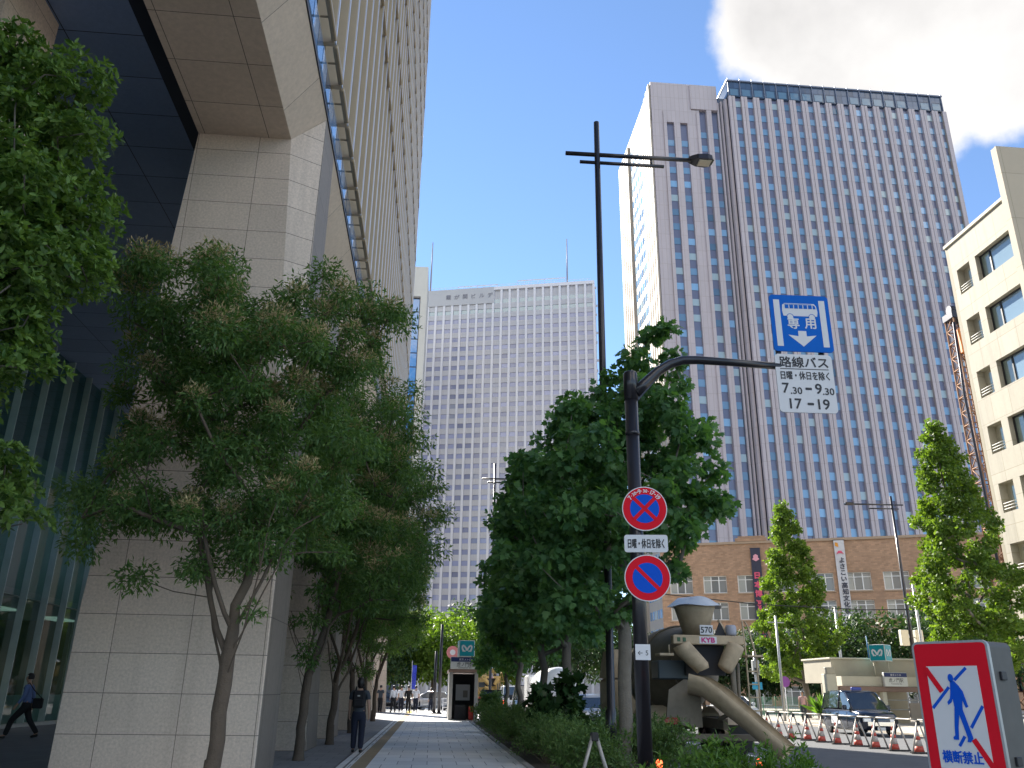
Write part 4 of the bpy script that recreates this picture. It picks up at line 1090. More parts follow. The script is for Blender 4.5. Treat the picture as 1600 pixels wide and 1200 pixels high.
# ================================================================== street furniture
polem = pm('pole_dark_paint', (0.022, 0.021, 0.026), 0.32, 0.3, var=0.15, scale=4, coat=0.3)
steel = pm('galvanised_steel', (0.42, 0.43, 0.44), 0.45, 0.7, var=0.15, scale=6)
signw = pm('sign_white', (0.66, 0.67, 0.70), 0.6, ior=1.2, var=0.05, scale=3)
signb = pm('sign_blue', (0.004, 0.12, 0.52), 0.6, ior=1.2, var=0.06, scale=3)
signb2 = pm('sign_deep_blue', (0.006, 0.09, 0.58), 0.6, ior=1.2, var=0.06, scale=3)
signr = pm('sign_red', (0.68, 0.012, 0.028), 0.6, ior=1.2, var=0.06, scale=3)
signk = pm('sign_black', (0.015, 0.015, 0.02), 0.5, var=0.05)
def streetlamp(label, loc):
    t = thing('street_lamp', label, 'street lamp', loc, 0, 'dark street lamps with crossed arms')
    MB().tube([(0, 0, -0.03), (0, 0, 1.1), (0.01, 0, 1.15), (0.02, 0, 8), (0.03, 0, 15.22)], [0.11, 0.11, 0.085, 0.08, 0.07], 14).build('pole', polem, t)
    mb = MB(); mb.lathe([(0.17, -0.02), (0.17, 0.03), (0.13, 0.05), (0.12, 0.12)], 16)
    for k in range(4): mb.lathe([(0.02, 0.03), (0.02, 0.06)], 6, (0.14 * math.cos(k * 1.57 + 0.78), 0.14 * math.sin(k * 1.57 + 0.78), 0))
    mb.build('base_flange', polem, t)
    MB().tube([(-0.78, 0, 14.22), (2.45, 0, 14.26)], 0.055, 12).build('arm', polem, t)
    MB().tube([(-0.42, 0.0, 13.99), (1.74, 0, 14.01)], 0.045, 12).build('lower_arm', polem, t)
    MB().tube([(1.42, 0, 14.01), (1.42, 0, 14.24)], 0.03, 8).build('strut', polem, t)
    mb = MB()
    vs = []; fs = []
    prof = [(2.40, 0.07, 0.06), (2.52, 0.13, 0.09), (2.62, 0.18, 0.10), (2.86, 0.20, 0.11), (2.98, 0.17, 0.09), (3.04, 0.10, 0.05)]
    for x, w, h in prof: vs += [(x, -w, 14.27 - h * 0.6), (x, -w * 0.8, 14.27 + h), (x, w * 0.8, 14.27 + h), (x, w, 14.27 - h * 0.6)]
    for i in range(len(prof) - 1):
        for k in range(4): fs.append((i * 4 + k, i * 4 + (k + 1) % 4, i * 4 + 4 + (k + 1) % 4, i * 4 + 4 + k))
    fs += [(3, 2, 1, 0), tuple(len(vs) - 4 + k for k in range(4))]
    mb.add(vs, fs); hd = mb.build('lamp_head', polem, t)
    MB().bbox(2.64, 2.96, -0.13, 0.13, 14.185, 14.215, 0.008).build('lens', pm('lamp_lens', (0.75, 0.66, 0.5), 0.3), hd)
    return t
la = streetlamp('tall dark street lamp with crossed arms beside the near lobed-leaf tree', (3.59, 17.45, 0))
lb = copy_tree(la); lb.location = (3.5, 52, 0); lb['label'] = 'tall dark street lamp with crossed arms behind the station kiosk'
fl = thing('street_lamp', 'tall dark street lamp across the road with two pale control boxes', 'street lamp', (34.65, 60, 0), 0, 'dark street lamps with crossed arms')
MB().tube([(0, 0, -0.03), (0, 0, 7), (0, 0, 15.9)], [0.15, 0.12, 0.09], 10).build('pole', polem, fl)
mb = MB(); mb.tube([(-3.1, 0, 15.2), (0.9, 0, 15.25)], 0.06, 8); mb.build('arm', polem, fl)
MB().tube([(-1.9, 0, 14.9), (0.5, 0, 14.93)], 0.05, 8).build('lower_arm', polem, fl)
MB().bbox(-3.75, -3.05, -0.2, 0.2, 15.12, 15.32, 0.06).build('lamp_head', polem, fl)
for sx in (-1, 1): MB().bbox(sx * 0.55 - 0.28, sx * 0.55 + 0.28, -0.2, 0.2, 4.9, 6.0, 0.03).build('control_box', pm('box_cream', (0.62, 0.58, 0.46), 0.6), fl)
MB().tube([(-0.6, 0, 5.5), (0.6, 0, 5.5)], 0.04, 6).build('box_bracket', steel, fl)
# ------------------------------------------------------------------ bus lane and no-parking sign post
SP = thing('sign_post', 'dark post with a bent arm carrying road signs beside the pavement', 'sign post', (2.8, 11.5, 0))
MB().tube([(0, 0, -0.03), (0, 0, 5.55)], 0.098, 18).build('post', polem, SP)
MB().tube([(0, 0, 5.0), (0, 0, 5.06)], 0.104, 18).build('joint_ring', polem, SP)
mb = MB(); mb.tube([(0, 0, 5.55), (0, 0, 5.97), (0, 0, 5.995)], [0.105, 0.105, 0.09], 18); mb.build('cap', polem, SP)
mb = MB(); mb.tube([(0.06, 0, 5.66), (0.2, 0, 5.80), (0.42, 0, 6.02), (0.62, 0, 6.16), (0.82, 0, 6.235), (1.05, 0, 6.25), (1.5, 0, 6.24), (2.36, 0, 6.21)], [0.10, 0.085, 0.075, 0.07, 0.068, 0.066, 0.06, 0.055], 14)
mb.build('arm', polem, SP)
mb = MB(); mb.prism([(0.05, 5.48), (0.09, 5.74), (0.45, 6.03), (0.46, 5.96)], -0.04, 0.04, 'y'); mb.build('gusset', polem, SP)
mb = MB(); mb.bbox(2.33, 2.40, -0.02, 0.04, 5.52, 7.35, 0.005); mb.bbox(3.02, 3.09, -0.02, 0.04, 5.52, 7.35, 0.005); mb.tube([(2.3, 0.03, 6.21), (3.15, 0.03, 6.2)], 0.045, 8)
mb.build('sign_bracket', polem, SP)
mb = MB(); mb.prism([(-0.102, 1.86), (0.102, 1.86), (0.102, 2.06), (-0.102, 2.06)], -0.104, -0.101, 'y'); mb.build('sticker', signw, SP)
text_part('sticker_print', '← 5', 0.09, (0, -0.107, 1.95), signk, SP)
# square bus-lane board
BUS = thing('bus_lane_sign', 'blue square bus-lane sign with a white bus and arrow, at the end of the arm', 'road sign', (2.8 + 2.755, 11.44, 6.935))
mb = MB(); mb.prism(roundrect(0.95, 0.97, 0.06), 0.0, 0.02, 'y'); mb.build('board', signb, BUS)
for sx in (-1, 1): MB().box(sx * 0.365 - 0.048, sx * 0.365 + 0.048, -0.003, -0.001, -0.40, 0.40).build('lane_line', signw, BUS)
mb = MB(); mb.prism([(-0.27, 0.12), (0.27, 0.12), (0.285, 0.2), (0.27, 0.30), (0.24, 0.34), (-0.24, 0.34), (-0.275, 0.31), (-0.285, 0.2)][::1], -0.003, -0.001, 'y')
for sx in (-0.165, 0.185): mb.prism([(sx + 0.047 * math.cos(k * 0.449), 0.105 + 0.047 * math.sin(k * 0.449)) for k in range(14)], -0.005, -0.0035, 'y')
mb.build('bus_symbol', signw, BUS)
mb = MB()
for k in range(6): mb.box(-0.235 + k * 0.075, -0.175 + k * 0.075, -0.006, -0.004, 0.25, 0.315)
mb.prism([(0.215, 0.25), (0.262, 0.25), (0.25, 0.30), (0.225, 0.315), (0.215, 0.315)], -0.006, -0.004, 'y')
mb.box(-0.262, 0.2, -0.006, -0.004, 0.322, 0.329)
for sx in (-0.165, 0.185):
    mb.prism([(sx + 0.056 * math.cos(R_(a)), 0.105 + 0.056 * math.sin(R_(a))) for a in range(0, 181, 15)] + [(sx + 0.047 * math.cos(R_(a)), 0.105 + 0.047 * math.sin(R_(a))) for a in range(180, -1, -15)], -0.006, -0.0045, 'y')
mb.build('bus_window', signb, BUS)
text_part('lettering', '専', 0.2, (-0.125, -0.003, -0.005), signw, BUS, w=0.185, bold=0.004)
text_part('lettering', '用', 0.2, (0.145, -0.003, -0.005), signw, BUS, w=0.175, bold=0.004)
mb = MB(); mb.prism([(0.0, -0.40), (0.225, -0.205), (0.065, -0.225), (0.065, -0.135), (-0.065, -0.135), (-0.065, -0.225), (-0.225, -0.205)], -0.003, -0.001, 'y'); mb.build('arrow', signw, BUS)
PLT = thing('hours_plate', 'white plate with bus hours and a ruled heading below the blue bus sign', 'sign plate', (2.8 + 2.72, 11.44, 5.925))
mb = MB(); mb.prism(roundrect(0.90, 0.95, 0.06), 0.0, 0.02, 'y'); mb.build('board', signw, PLT)
text_part('lettering', '路線バス', 0.19, (0, -0.003, 0.345), signk, PLT, w=0.76, bold=0.004)
MB().box(-0.38, 0.38, -0.003, -0.001, 0.225, 0.237).build('rule', signk, PLT)
text_part('lettering', '日曜・休日を除く', 0.145, (0, -0.003, 0.125), signk, PLT, w=0.76, bold=0.003)
text_part('lettering', '7', 0.23, (-0.325, -0.003, -0.085), signk, PLT, bold=0.004); text_part('lettering', '.30', 0.155, (-0.165, -0.003, -0.125), signk, PLT, bold=0.003)
text_part('lettering', '-', 0.25, (0.03, -0.003, -0.09), signk, PLT, w=0.085, bold=0.008); text_part('lettering', '9', 0.23, (0.185, -0.003, -0.085), signk, PLT, bold=0.004); text_part('lettering', '.30', 0.155, (0.335, -0.003, -0.125), signk, PLT, bold=0.003)
text_part('lettering', '17', 0.23, (-0.195, -0.003, -0.335), signk, PLT, bold=0.004); text_part('lettering', '-', 0.25, (0.035, -0.003, -0.335), signk, PLT, w=0.085, bold=0.008); text_part('lettering', '19', 0.23, (0.24, -0.003, -0.335), signk, PLT, bold=0.004)
for o in (BUS, PLT): o.rotation_euler = (0, 0, R_(-2))
# round signs
def circ(r, n=48, cx=0, cz=0): return [(cx + r * math.cos(2 * math.pi * k / n), cz + r * math.sin(2 * math.pi * k / n)) for k in range(n)]
def disc_sign(label, z, kind):
    t = thing('no_parking_sign' if kind == 1 else 'no_stopping_sign', label, 'road sign', (2.9, 11.37, z), R_(-9))
    mb = MB(); mb.prism(circ(0.315), 0.0, 0.015, 'y'); mb.build('rim', signw, t)
    mb = MB(); mb.prism(circ(0.302), -0.002, -0.0005, 'y'); mb.build('red_ring', signr, t)
    mb = MB(); mb.prism(circ(0.205), -0.0045, -0.0025, 'y'); mb.build('blue_field', signb2, t)
    mb = MB()
    def bar(a):
        c, s = math.cos(R_(a)), math.sin(R_(a)); L, w = 0.215, 0.026
        mb.prism([(-L * c + w * s, -L * s - w * c), (L * c + w * s, L * s - w * c), (L * c - w * s, L * s + w * c), (-L * c - w * s, -L * s + w * c)], -0.007 - 0.002 * (a > 0), -0.005, 'y')
    bar(-45)
    if kind == 2: bar(45)
    mb.build('red_bar', signr, t)
    if kind == 2:
        s_ = '7.30-9.30·17-19'
        small = (2, 3, 7, 8)
        for i, ch in enumerate(s_):
            a = R_(90 + 52 - i * 104 / (len(s_) - 1)); r = 0.253
            text_part('lettering', ch, 0.062 if i in small or ch in '.·' else 0.088, (r * math.cos(a), -0.004, r * math.sin(a)), signw, t, bold=0.002, rot=(R_(90), R_(90) - a, 0))
    return t
disc_sign('round red and blue no-stopping sign with crossed bars and hours, upper one on the post', 3.89, 2)
disc_sign('round red and blue no-parking sign with one slash, lower one on the post', 2.93, 1)
MP = thing('holiday_plate', 'small white plate excluding Sundays and holidays between the two round signs', 'sign plate', (2.9, 11.37, 3.40), R_(-9))
mb = MB(); mb.prism(roundrect(0.60, 0.24, 0.035), 0.0, 0.015, 'y'); mb.build('board', signw, MP)
text_part('lettering', '日曜・休日を除く', 0.14, (0, -0.003, 0.0), signk, MP, w=0.50, bold=0.003)
# ------------------------------------------------------------------ no-crossing sign box
th = R_(-60)
NX = thing('no_crossing_sign', 'grey sign box with a red-framed no-crossing panel at the right edge, nearest sign', 'road sign', (2.585, 4.145, 0), th)
greyp = pm('weathered_grey', (0.10, 0.10, 0.095), 0.6, 0.2, var=0.25, scale=8, stain=0.5)
mb = MB(); mb.prism(roundrect(0.375, 0.70, 0.028), 0.012, 0.225, 'y'); b_ = mb.build('box', greyp, NX); b_.location = (0, 0, 1.36)
mb = MB(); mb.prism(roundrect(0.385, 0.71, 0.03), -0.008, 0.012, 'y'); b_ = mb.build('frame', steel, NX); b_.location = (0, 0, 1.36)
mb = MB(); mb.prism(roundrect(0.362, 0.687, 0.02), -0.011, -0.009, 'y'); b_ = mb.build('red_panel', signr, NX); b_.location = (0, 0, 1.36)
mb = MB(); mb.box(-0.1275, 0.1275, -0.014, -0.012, -0.235, 0.235); b_ = mb.build('white_panel', signw, NX); b_.location = (0, 0, 1.36)
def uv(u, v): return (-0.1275 + 0.255 * u, 0.235 - 0.47 * v)
def stroke(mb, p, q, w, y):
    p, q = Vector(p), Vector(q); d = (q - p).normalized(); n = Vector((-d.y, d.x)) * w / 2
    mb.prism([tuple(p - n), tuple(q - n), tuple(q + n), tuple(p + n)], y, y + 0.0015, 'y')
for a, b in ((uv(-0.02, 0.02), uv(0.25, 0.255)), (uv(0.72, 0.71), uv(1.02, 0.985))):
    mb = MB(); stroke(mb, a, b, 0.026, -0.0165); b_ = mb.build('red_slash', signr, NX); b_.location = (0, 0, 1.36)
mb = MB()
for a, b in (((0.79, 0.02), (0.53, 0.14)), ((0.40, 0.21), (0.02, 0.42)), ((0.99, 0.39), (0.71, 0.60)), ((0.56, 0.685), (0.43, 0.78))): stroke(mb, uv(*a), uv(*b), 0.014, -0.0165)
mb.prism([(uv(0.46, 0.12)[0] + 0.014 * math.cos(k * 0.5236), uv(0.46, 0.12)[1] + 0.02 * math.sin(k * 0.5236)) for k in range(12)], -0.0165, -0.015, 'y')
mb.prism([uv(*p) for p in ((0.44, 0.14), (0.52, 0.15), (0.60, 0.20), (0.66, 0.26), (0.62, 0.34), (0.60, 0.43), (0.52, 0.44), (0.45, 0.42), (0.44, 0.33), (0.41, 0.27), (0.43, 0.19))][::-1], -0.0165, -0.015, 'y')
mb.prism([uv(*p) for p in ((0.60, 0.20), (0.66, 0.25), (0.72, 0.40), (0.67, 0.41), (0.60, 0.30))][::-1], -0.018, -0.0166, 'y')
mb.prism([uv(*p) for p in ((0.43, 0.24), (0.46, 0.30), (0.41, 0.36), (0.34, 0.385), (0.33, 0.355), (0.39, 0.32))][::-1], -0.018, -0.0166, 'y')
mb.prism([uv(*p) for p in ((0.45, 0.41), (0.54, 0.43), (0.47, 0.60), (0.44, 0.72), (0.34, 0.72), (0.34, 0.695), (0.38, 0.68), (0.40, 0.58))][::-1], -0.018, -0.0166, 'y')
mb.prism([uv(*p) for p in ((0.50, 0.43), (0.60, 0.42), (0.66, 0.56), (0.72, 0.70), (0.66, 0.74), (0.60, 0.735), (0.62, 0.70), (0.57, 0.58))][::-1], -0.019, -0.0167, 'y')
b_ = mb.build('pedestrian_symbol', signb2, NX); b_.location = (0, 0, 1.36)
text_part('lettering', '横断禁止', 0.058, (-0.012, -0.0165, 1.36 + 0.235 - 0.47 * 0.885), signb2, NX, w=0.195, bold=0.0015)
MB().tube([(0, 0.13, -0.05), (0, 0.13, 1.02)], 0.045, 12).build('post', steel, NX)
for z in (1.15, 1.53): MB().bbox(0.185, 0.2, 0.07, 0.12, z, z + 0.04, 0.003).build('latch', signk, NX)
# ------------------------------------------------------------------ barricades, pipes and cones along the road works
tubem = pm('scuffed_tube', (0.38, 0.36, 0.33), 0.5, 0.5, var=0.3, scale=8)
conem = pm('cone_orange', (0.44, 0.062, 0.04), 0.55, var=0.2, scale=6, stain=0.4)
conew = pm('cone_white', (0.40, 0.36, 0.33), 0.55, var=0.2, scale=6, stain=0.4)
blackr = pm('black_rubber', (0.03, 0.03, 0.03), 0.8, var=0.3)
def barricade(label, loc):
    t = thing('pipe_barricade', label, 'barricade', loc, 0, 'steel barricades along the road works')
    for sx in (-1, 1): MB().tube([(sx * 0.30, 0, 0.02), (sx * 0.03, 0, 0.85)], 0.027, 8).build('leg', tubem, t)
    MB().tube([(-0.34, 0, 0.025), (0.34, 0, 0.025)], 0.025, 8).build('base', blackr, t)
    mb = MB(); mb.bbox(-0.055, 0.055, -0.04, 0.04, 0.78, 0.9, 0.012); mb.build('clamp', blackr, t)
    return t
def cone(label, loc):
    t = thing('traffic_cone', label, 'traffic cone', loc, 0, 'traffic cones along the road works')
    MB().bbox(-0.19, 0.19, -0.19, 0.19, 0, 0.035, 0.01).build('base', blackr, t)
    mb = MB(); mb.mi = 0; mb.lathe([(0.15, 0.03), (0.118, 0.2)], 18); mb.lathe([(0.084, 0.37), (0.064, 0.47)], 18); mb.lathe([(0.044, 0.58), (0.026, 0.68), (0.018, 0.70)], 18)
    mb.mi = 1; mb.lathe([(0.118, 0.2), (0.084, 0.37)], 18); mb.lathe([(0.064, 0.47), (0.044, 0.58)], 18)
    mb.build('cone_body', [conem, conew], t)
    return t
ORD = ('nearest', 'second', 'third', 'fourth', 'fifth', 'sixth', 'seventh', 'eighth', 'ninth', 'tenth', 'eleventh', 'farthest')
ys = [23.2, 24.25, 25.32, 26.4, 27.5, 28.6, 29.75, 30.9, 32.0, 33.1, 34.2, 35.3]
xs = [14.43 - (y - 25.32) * 0.07 for y in ys]
B0 = barricade('nearest steel A-frame barricade of the row along the road works', (xs[0], ys[0], -0.12))
C0 = cone('nearest orange and white traffic cone of the row along the road works', (xs[0] + 0.05, ys[0] + 0.22, -0.12))
for i in range(1, 12):
    b = copy_tree(B0); b.location = (xs[i], ys[i], -0.12); b.rotation_euler = (0, 0, 0.06 * ((i * 7) % 5 - 2)); b['label'] = '%s steel A-frame barricade, counted from the near end of the row' % (ORD[i] if i < 11 else 'last')
    c = copy_tree(C0); c.location = (xs[i] + 0.05 * ((i % 3) - 1), ys[i] + 0.22, -0.12); c.rotation_euler = (0.03 * ((i * 5) % 3 - 1), 0, i); c['label'] = '%s orange and white cone, counted from the near end of the row' % (ORD[i] if i < 11 else 'last')
for i in range(11):
    t = thing('barricade_pipe', '%s long pipe resting on the barricades, counted from the near end' % (ORD[i] if i < 10 else 'last'), 'pipe', (xs[i], ys[i], -0.12), 0, 'pipes resting on the barricades')
    dx, dy = xs[i + 1] - xs[i], ys[i + 1] - ys[i]
    MB().tube([(-0.02 * dx, -0.02 * dy, 0.925), (0.97 * dx, 0.97 * dy, 0.925)], 0.024, 8).build('pipe', tubem, t)
    MB().tube([(0.975 * dx, 0.975 * dy, 0.925), (0.985 * dx, 0.985 * dy, 0.925)], 0.026, 8).build('end_cap', blackr, t)
b = copy_tree(B0); b.location = (2.42, 13.0, 0); b.rotation_euler = (0, 0, 0.2); b['label'] = 'steel A-frame barricade standing in the hedge left of the lamp post'; b['group'] = 'things in the planting bed'
wl = pm('warning_red', (0.8, 0.05, 0.02), 0.3, emit=(1.0, 0.10, 0.03), estr=2.2)
for x, y, z, lab in ((2.62, 10.1, 0.70, 'red warning lamp on a thin stake left of the sign post foot'), (3.86, 10.3, 0.70, 'red warning lamp on a thin stake below the mixer chute')):
    t = thing('warning_lamp', lab, 'warning lamp', (x, y, 0), 0, 'red warning lamps in the shrubs')
    MB().tube([(0, 0, -0.03), (0, 0, z - 0.05)], 0.012, 6).build('stake', blackr, t)
    mb = MB(); mb.lathe([(0.02, z - 0.05), (0.036, z - 0.04), (0.04, z), (0.033, z + 0.03), (0.012, z + 0.045)], 12); mb.build('lamp', wl, t)
# ------------------------------------------------------------------ station entrances
teal = pm('metro_teal', (0.006, 0.27, 0.33), 0.35, var=0.04, scale=4)
navy = pm('band_navy', (0.012, 0.025, 0.13), 0.4, var=0.05)
lightb = pm('lightbox_white', (0.62, 0.63, 0.62), 0.4, var=0.04)
tilew = pm('kiosk_grey', (0.28, 0.27, 0.26), 0.6, var=0.15, scale=3)
brownb = pm('kiosk_brown', (0.23, 0.15, 0.12), 0.6, var=0.12, scale=3)
darkin = pm('dark_interior', (0.03, 0.03, 0.035), 0.8)
def emblem(par, y, cx, cz, s, name='emblem', rz=0.0):
    P = [(-0.27, -0.24), (-0.38, 0.02), (-0.36, 0.22), (-0.22, 0.20), (-0.08, 0.02), (0, -0.16), (0.08, 0.02), (0.22, 0.20), (0.36, 0.22), (0.38, 0.02), (0.27, -0.24)]
    mb = MB()
    for i in range(len(P) - 1):
        a = (cx + P[i][0] * s, cz + P[i][1] * s); b = (cx + P[i + 1][0] * s, cz + P[i + 1][1] * s)
        stroke(mb, a, b, 0.13 * s, y - 0.001 * (i % 2))
    mb.lathe([(0.062 * s, y - 0.003), (0.062 * s, y)], 10, (cx - 0.17 * s, 0, cz - 0.2 * s), 'y'); mb.lathe([(0.062 * s, y - 0.003), (0.062 * s, y)], 10, (cx + 0.17 * s, 0, cz - 0.2 * s), 'y')
    return mb.build(name, signw, par)
def cube_sign(par, loc, s, rz):
    e = MB().bbox(-s / 2, s / 2, -s / 2, s / 2, -s / 2, s / 2, 0.02).build('roof_sign', lightb, par); e.location = loc; e.rotation_euler = (0, 0, rz)
    for k in range(4):
        q = MB(); q.box(-s * 0.46, s * 0.46, -s / 2 - 0.006, -s / 2 - 0.002, -s * 0.46, s * 0.46); f = q.build('sign_face', teal, e); f.rotation_euler = (0, 0, k * math.pi / 2)
        g = emblem(e, -s / 2 - 0.012, 0, 0, s * 0.8); g.rotation_euler = (0, 0, k * math.pi / 2)
K1 = thing('station_entrance', 'small grey station entrance kiosk on the near pavement with a teal cube sign', 'station entrance', (1.72, 46, 0))
for sx in (-0.66, 0.66): MB().bbox(sx - 0.09, sx + 0.09, 0, 0.25, -0.02, 2.35, 0.01).build('post', tilew, K1)
MB().box(-0.74, -0.66, 0.25, 5, -0.02, 2.35).build('side_wall', tilew, K1); MB().box(0.66, 0.74, 0.25, 5, -0.02, 2.35).build('side_wall', tilew, K1)
MB().box(-0.66, 0.66, 2.2, 2.3, 0, 2.3).build('inner_wall', darkin, K1)
MB().bbox(-0.8, 0.8, -0.12, 5.1, 2.35, 2.5, 0.02).build('roof', brownb, K1)
MB().bbox(-0.72, 0.78, -0.2, -0.02, 2.5, 3.1, 0.02).build('sign_board', lightb, K1)
MB().box(-0.70, 0.76, -0.212, -0.204, 2.86, 3.08).build('sign_band', navy, K1)
text_part('lettering', '東京メトロ', 0.13, (0.03, -0.215, 2.97), signw, K1)
text_part('lettering', '虎ノ門駅', 0.25, (0.03, -0.206, 2.73), signk, K1, w=0.85); text_part('lettering', 'Toranomon Sta.', 0.11, (0.03, -0.206, 2.57), signk, K1)
mb = MB(); mb.tube([(0.1, 0.1, 2.5), (0.1, 0.1, 3.4)], 0.05, 8); mb.build('sign_mast', steel, K1)
cube_sign(K1, (0.08, 0.1, 3.52), 0.82, R_(4))
MB().box(-0.34, 0.42, 1.9, 1.94, 0.95, 1.75).build('poster', signw, K1); MB().box(0.05, 0.3, 1.885, 1.895, 1.1, 1.45).build('poster_picture', tilew, K1)
MB().box(-0.4, 0.2, 0.8, 0.86, 0.0, 0.75).build('barrier_panel', darkin, K1); MB().bbox(0.32, 0.55, 0.3, 0.5, 0.02, 0.7, 0.02).build('hydrant_box', pm('red_box', (0.5, 0.04, 0.03), 0.5), K1)
K2 = thing('station_entrance', 'pale station entrance across the road with a brown beam and a teal cube sign', 'station entrance', (25.6, 48, 0))
cream = pm('entrance_cream', (0.52, 0.49, 0.40), 0.8, var=0.12, scale=2, stain=0.2)
tanw = pm('entrance_tan', (0.38, 0.35, 0.28), 0.8, var=0.12, scale=2, stain=0.25)
MB().box(-2.35, 2.9, 1.2, 5, 2.15, 3.45).build('upper_wall', tanw, K2)
MB().bbox(-2.45, 3.0, 1.1, 5.1, 3.45, 3.55, 0.02).build('roof', cream, K2)
MB().box(-2.3, 2.9, 0.2, 1.1, 1.98, 2.5).build('fascia', cream, K2)
MB().bbox(-2.6, 2.95, -0.05, 0.18, 1.68, 1.96, 0.02).build('beam', brownb, K2)
for x in (-2.5, 0.05, 2.75): MB().bbox(x - 0.13, x + 0.13, 0.0, 0.35, -0.02, 1.68, 0.02).build('post', cream, K2)
MB().bbox(-3.35, -2.75, -0.15, 0.5, -0.02, 2.6, 0.03).build('pillar', cream, K2); MB().bbox(-3.3, -2.8, -0.17, 0.3, 2.6, 2.95, 0.03).build('pillar_cap', tanw, K2)
MB().box(-2.5, 2.7, 2.4, 2.5, 0, 2.1).build('back_wall', tanw, K2)
mb = MB()
for x0, x1, z0, z1 in ((-2.2, -1.6, 0.6, 1.5), (-0.5, -0.1, 0.4, 1.55), (0.3, 0.75, 0.7, 1.55), (0.9, 1.3, 0.6, 1.5)): mb.box(x0, x1, 2.34, 2.38, z0, z1)
mb.build('notice', signw, K2); MB().box(-1.25, -0.7, 2.3, 2.37, 0.3, 1.6).build('yellow_panel', pm('panel_yellow', (0.6, 0.38, 0.04), 0.6), K2)
MB().box(1.4, 2.4, -0.06, 0.02, 0.25, 1.1).build('map_board', pm('map_brown', (0.33, 0.27, 0.22), 0.6), K2); MB().box(0.25, 0.65, 1.2, 1.3, 0.7, 1.0).build('blue_notice', signb, K2)
mb = MB()
for z in (0.75, 1.25): mb.tube([(0.2, 0.1, z), (2.6, 0.1, z)], 0.025, 6)
mb.build('rail', steel, K2)
MB().bbox(-0.02, 1.35, -0.3, -0.08, 1.97, 2.72, 0.02).build('sign_board', lightb, K2); MB().box(0.0, 1.33, -0.312, -0.304, 2.48, 2.70).build('sign_band', navy, K2)
text_part('lettering', '東京メトロ', 0.13, (0.67, -0.315, 2.59), signw, K2); text_part('lettering', '虎ノ門駅', 0.25, (0.67, -0.306, 2.31), signk, K2, w=0.85); text_part('lettering', 'Toranomon Sta.', 0.10, (0.67, -0.306, 2.12), signk, K2)
for x in (-0.1, 0.75): MB().tube([(x, 0.5, 2.5), (x, 0.5, 3.5)], 0.04, 6).build('sign_mast', cream, K2)
mb = MB(); cube_sign(K2, (0.35, 0.45, 3.80), 0.92, R_(-50))
mb = MB(); mb.tube([(-0.3, 0.6, 3.5), (-0.3, 0.6, 4.75)], 0.03, 6); mb.build('vent_pipe', pm('pipe_blue', (0.05, 0.2, 0.4), 0.5), K2)
# ------------------------------------------------------------------ smaller roadside things
t = thing('overhead_wire', 'thin black wire strung across in front of the ginkgos', 'wire', (12, 46.5, 6.4))
MB().tube([(0, 0, 0.3), (6, -0.4, -0.25), (12, -0.8, -0.45), (18, -1.2, -0.3), (26, -1.7, 0.3)], 0.028, 5, caps=False).build('wire', blackr, t)
for x, y, h, r, lab in ((34.0, 70, 8.5, 0.13, 'grey utility pole among the dark trees, left of the far street lamp'), (33.6, 57, 9.0, 0.11, 'slim grey utility pole close beside the far street lamp'), (20.9, 51, 6.0, 0.09, 'grey signal pole right of the mixer truck')):
    t = thing('utility_pole', lab, 'pole', (x, y, 0), 0, 'grey poles across the road'); MB().tube([(0, 0, -0.03), (0, 0, h)], [r, r * 0.75], 8).build('shaft', steel, t)
    mb = MB(); mb.tube([(-0.5, 0, h - 0.4), (0.5, 0, h - 0.4)], 0.035, 5); mb.build('crossarm', steel, t)
t = thing('pedestrian_signal', 'pedestrian signal with a blue plate on a grey post right of the mixer truck', 'traffic signal', (19.35, 51, -0.12))
MB().tube([(0, 0, 0), (0, 0, 4.0)], 0.07, 8).build('post', steel, t); MB().bbox(-0.2, 0.2, -0.2, 0.1, 2.7, 3.5, 0.03).build('signal_head', pm('signal_grey', (0.35, 0.36, 0.36), 0.5), t)
MB().box(-0.14, 0.14, -0.215, -0.205, 2.76, 3.06).build('lens', signk, t); MB().box(-0.3, 0.3, -0.12, -0.1, 1.85, 2.25).build('plate', pm('plate_cyan', (0.02, 0.3, 0.5), 0.5), t)
t = thing('purple_sign', 'small purple round sign on a white post left of the tall ginkgo', 'sign', (22.75, 55, 0))
MB().tube([(0, 0, -0.02), (0, 0, 2.0)], 0.035, 8).build('post', signw, t); mb = MB(); mb.prism(circ(0.33, 24), -0.05, -0.03, 'y'); d_ = mb.build('disc', pm('purple', (0.22, 0.06, 0.32), 0.5), t); d_.location = (0, 0, 2.25)
t = thing('mesh_fence', 'low green mesh fence behind the tall cone-shaped ginkgo', 'fence', (25.5, 61.5, 0))
gm = pm('fence_green', (0.05, 0.22, 0.13), 0.6)
for k in range(9): MB().tube([(-3.6 + k * 0.9, 0, -0.02), (-3.6 + k * 0.9, 0, 1.35)], 0.03, 6).build('post', gm, t)
mb = MB()
for k in range(60): mb.box(-3.6 + k * 0.122, -3.588 + k * 0.122, -0.006, 0.006, 0.08, 1.3)
for k in range(12): mb.box(-3.6, 3.6, -0.005, 0.007, 0.1 + k * 0.105, 0.112 + k * 0.105)
mb.build('mesh_panel', gm, t)
r_ = np.random.default_rng(90); t = thing('spiky_plant', 'spiky green potted plant beside the pillar of the far station entrance', 'plant', (22.0, 48.2, 0))
MB().lathe([(0.26, 0), (0.32, 0.45), (0.35, 0.47), (0.28, 0.45)], 16).build('pot', tilew, t)
A = r_.normal(size=(150, 3)); A[:, 2] = np.abs(A[:, 2]) + 0.5; A /= np.linalg.norm(A, axis=1, keepdims=True)
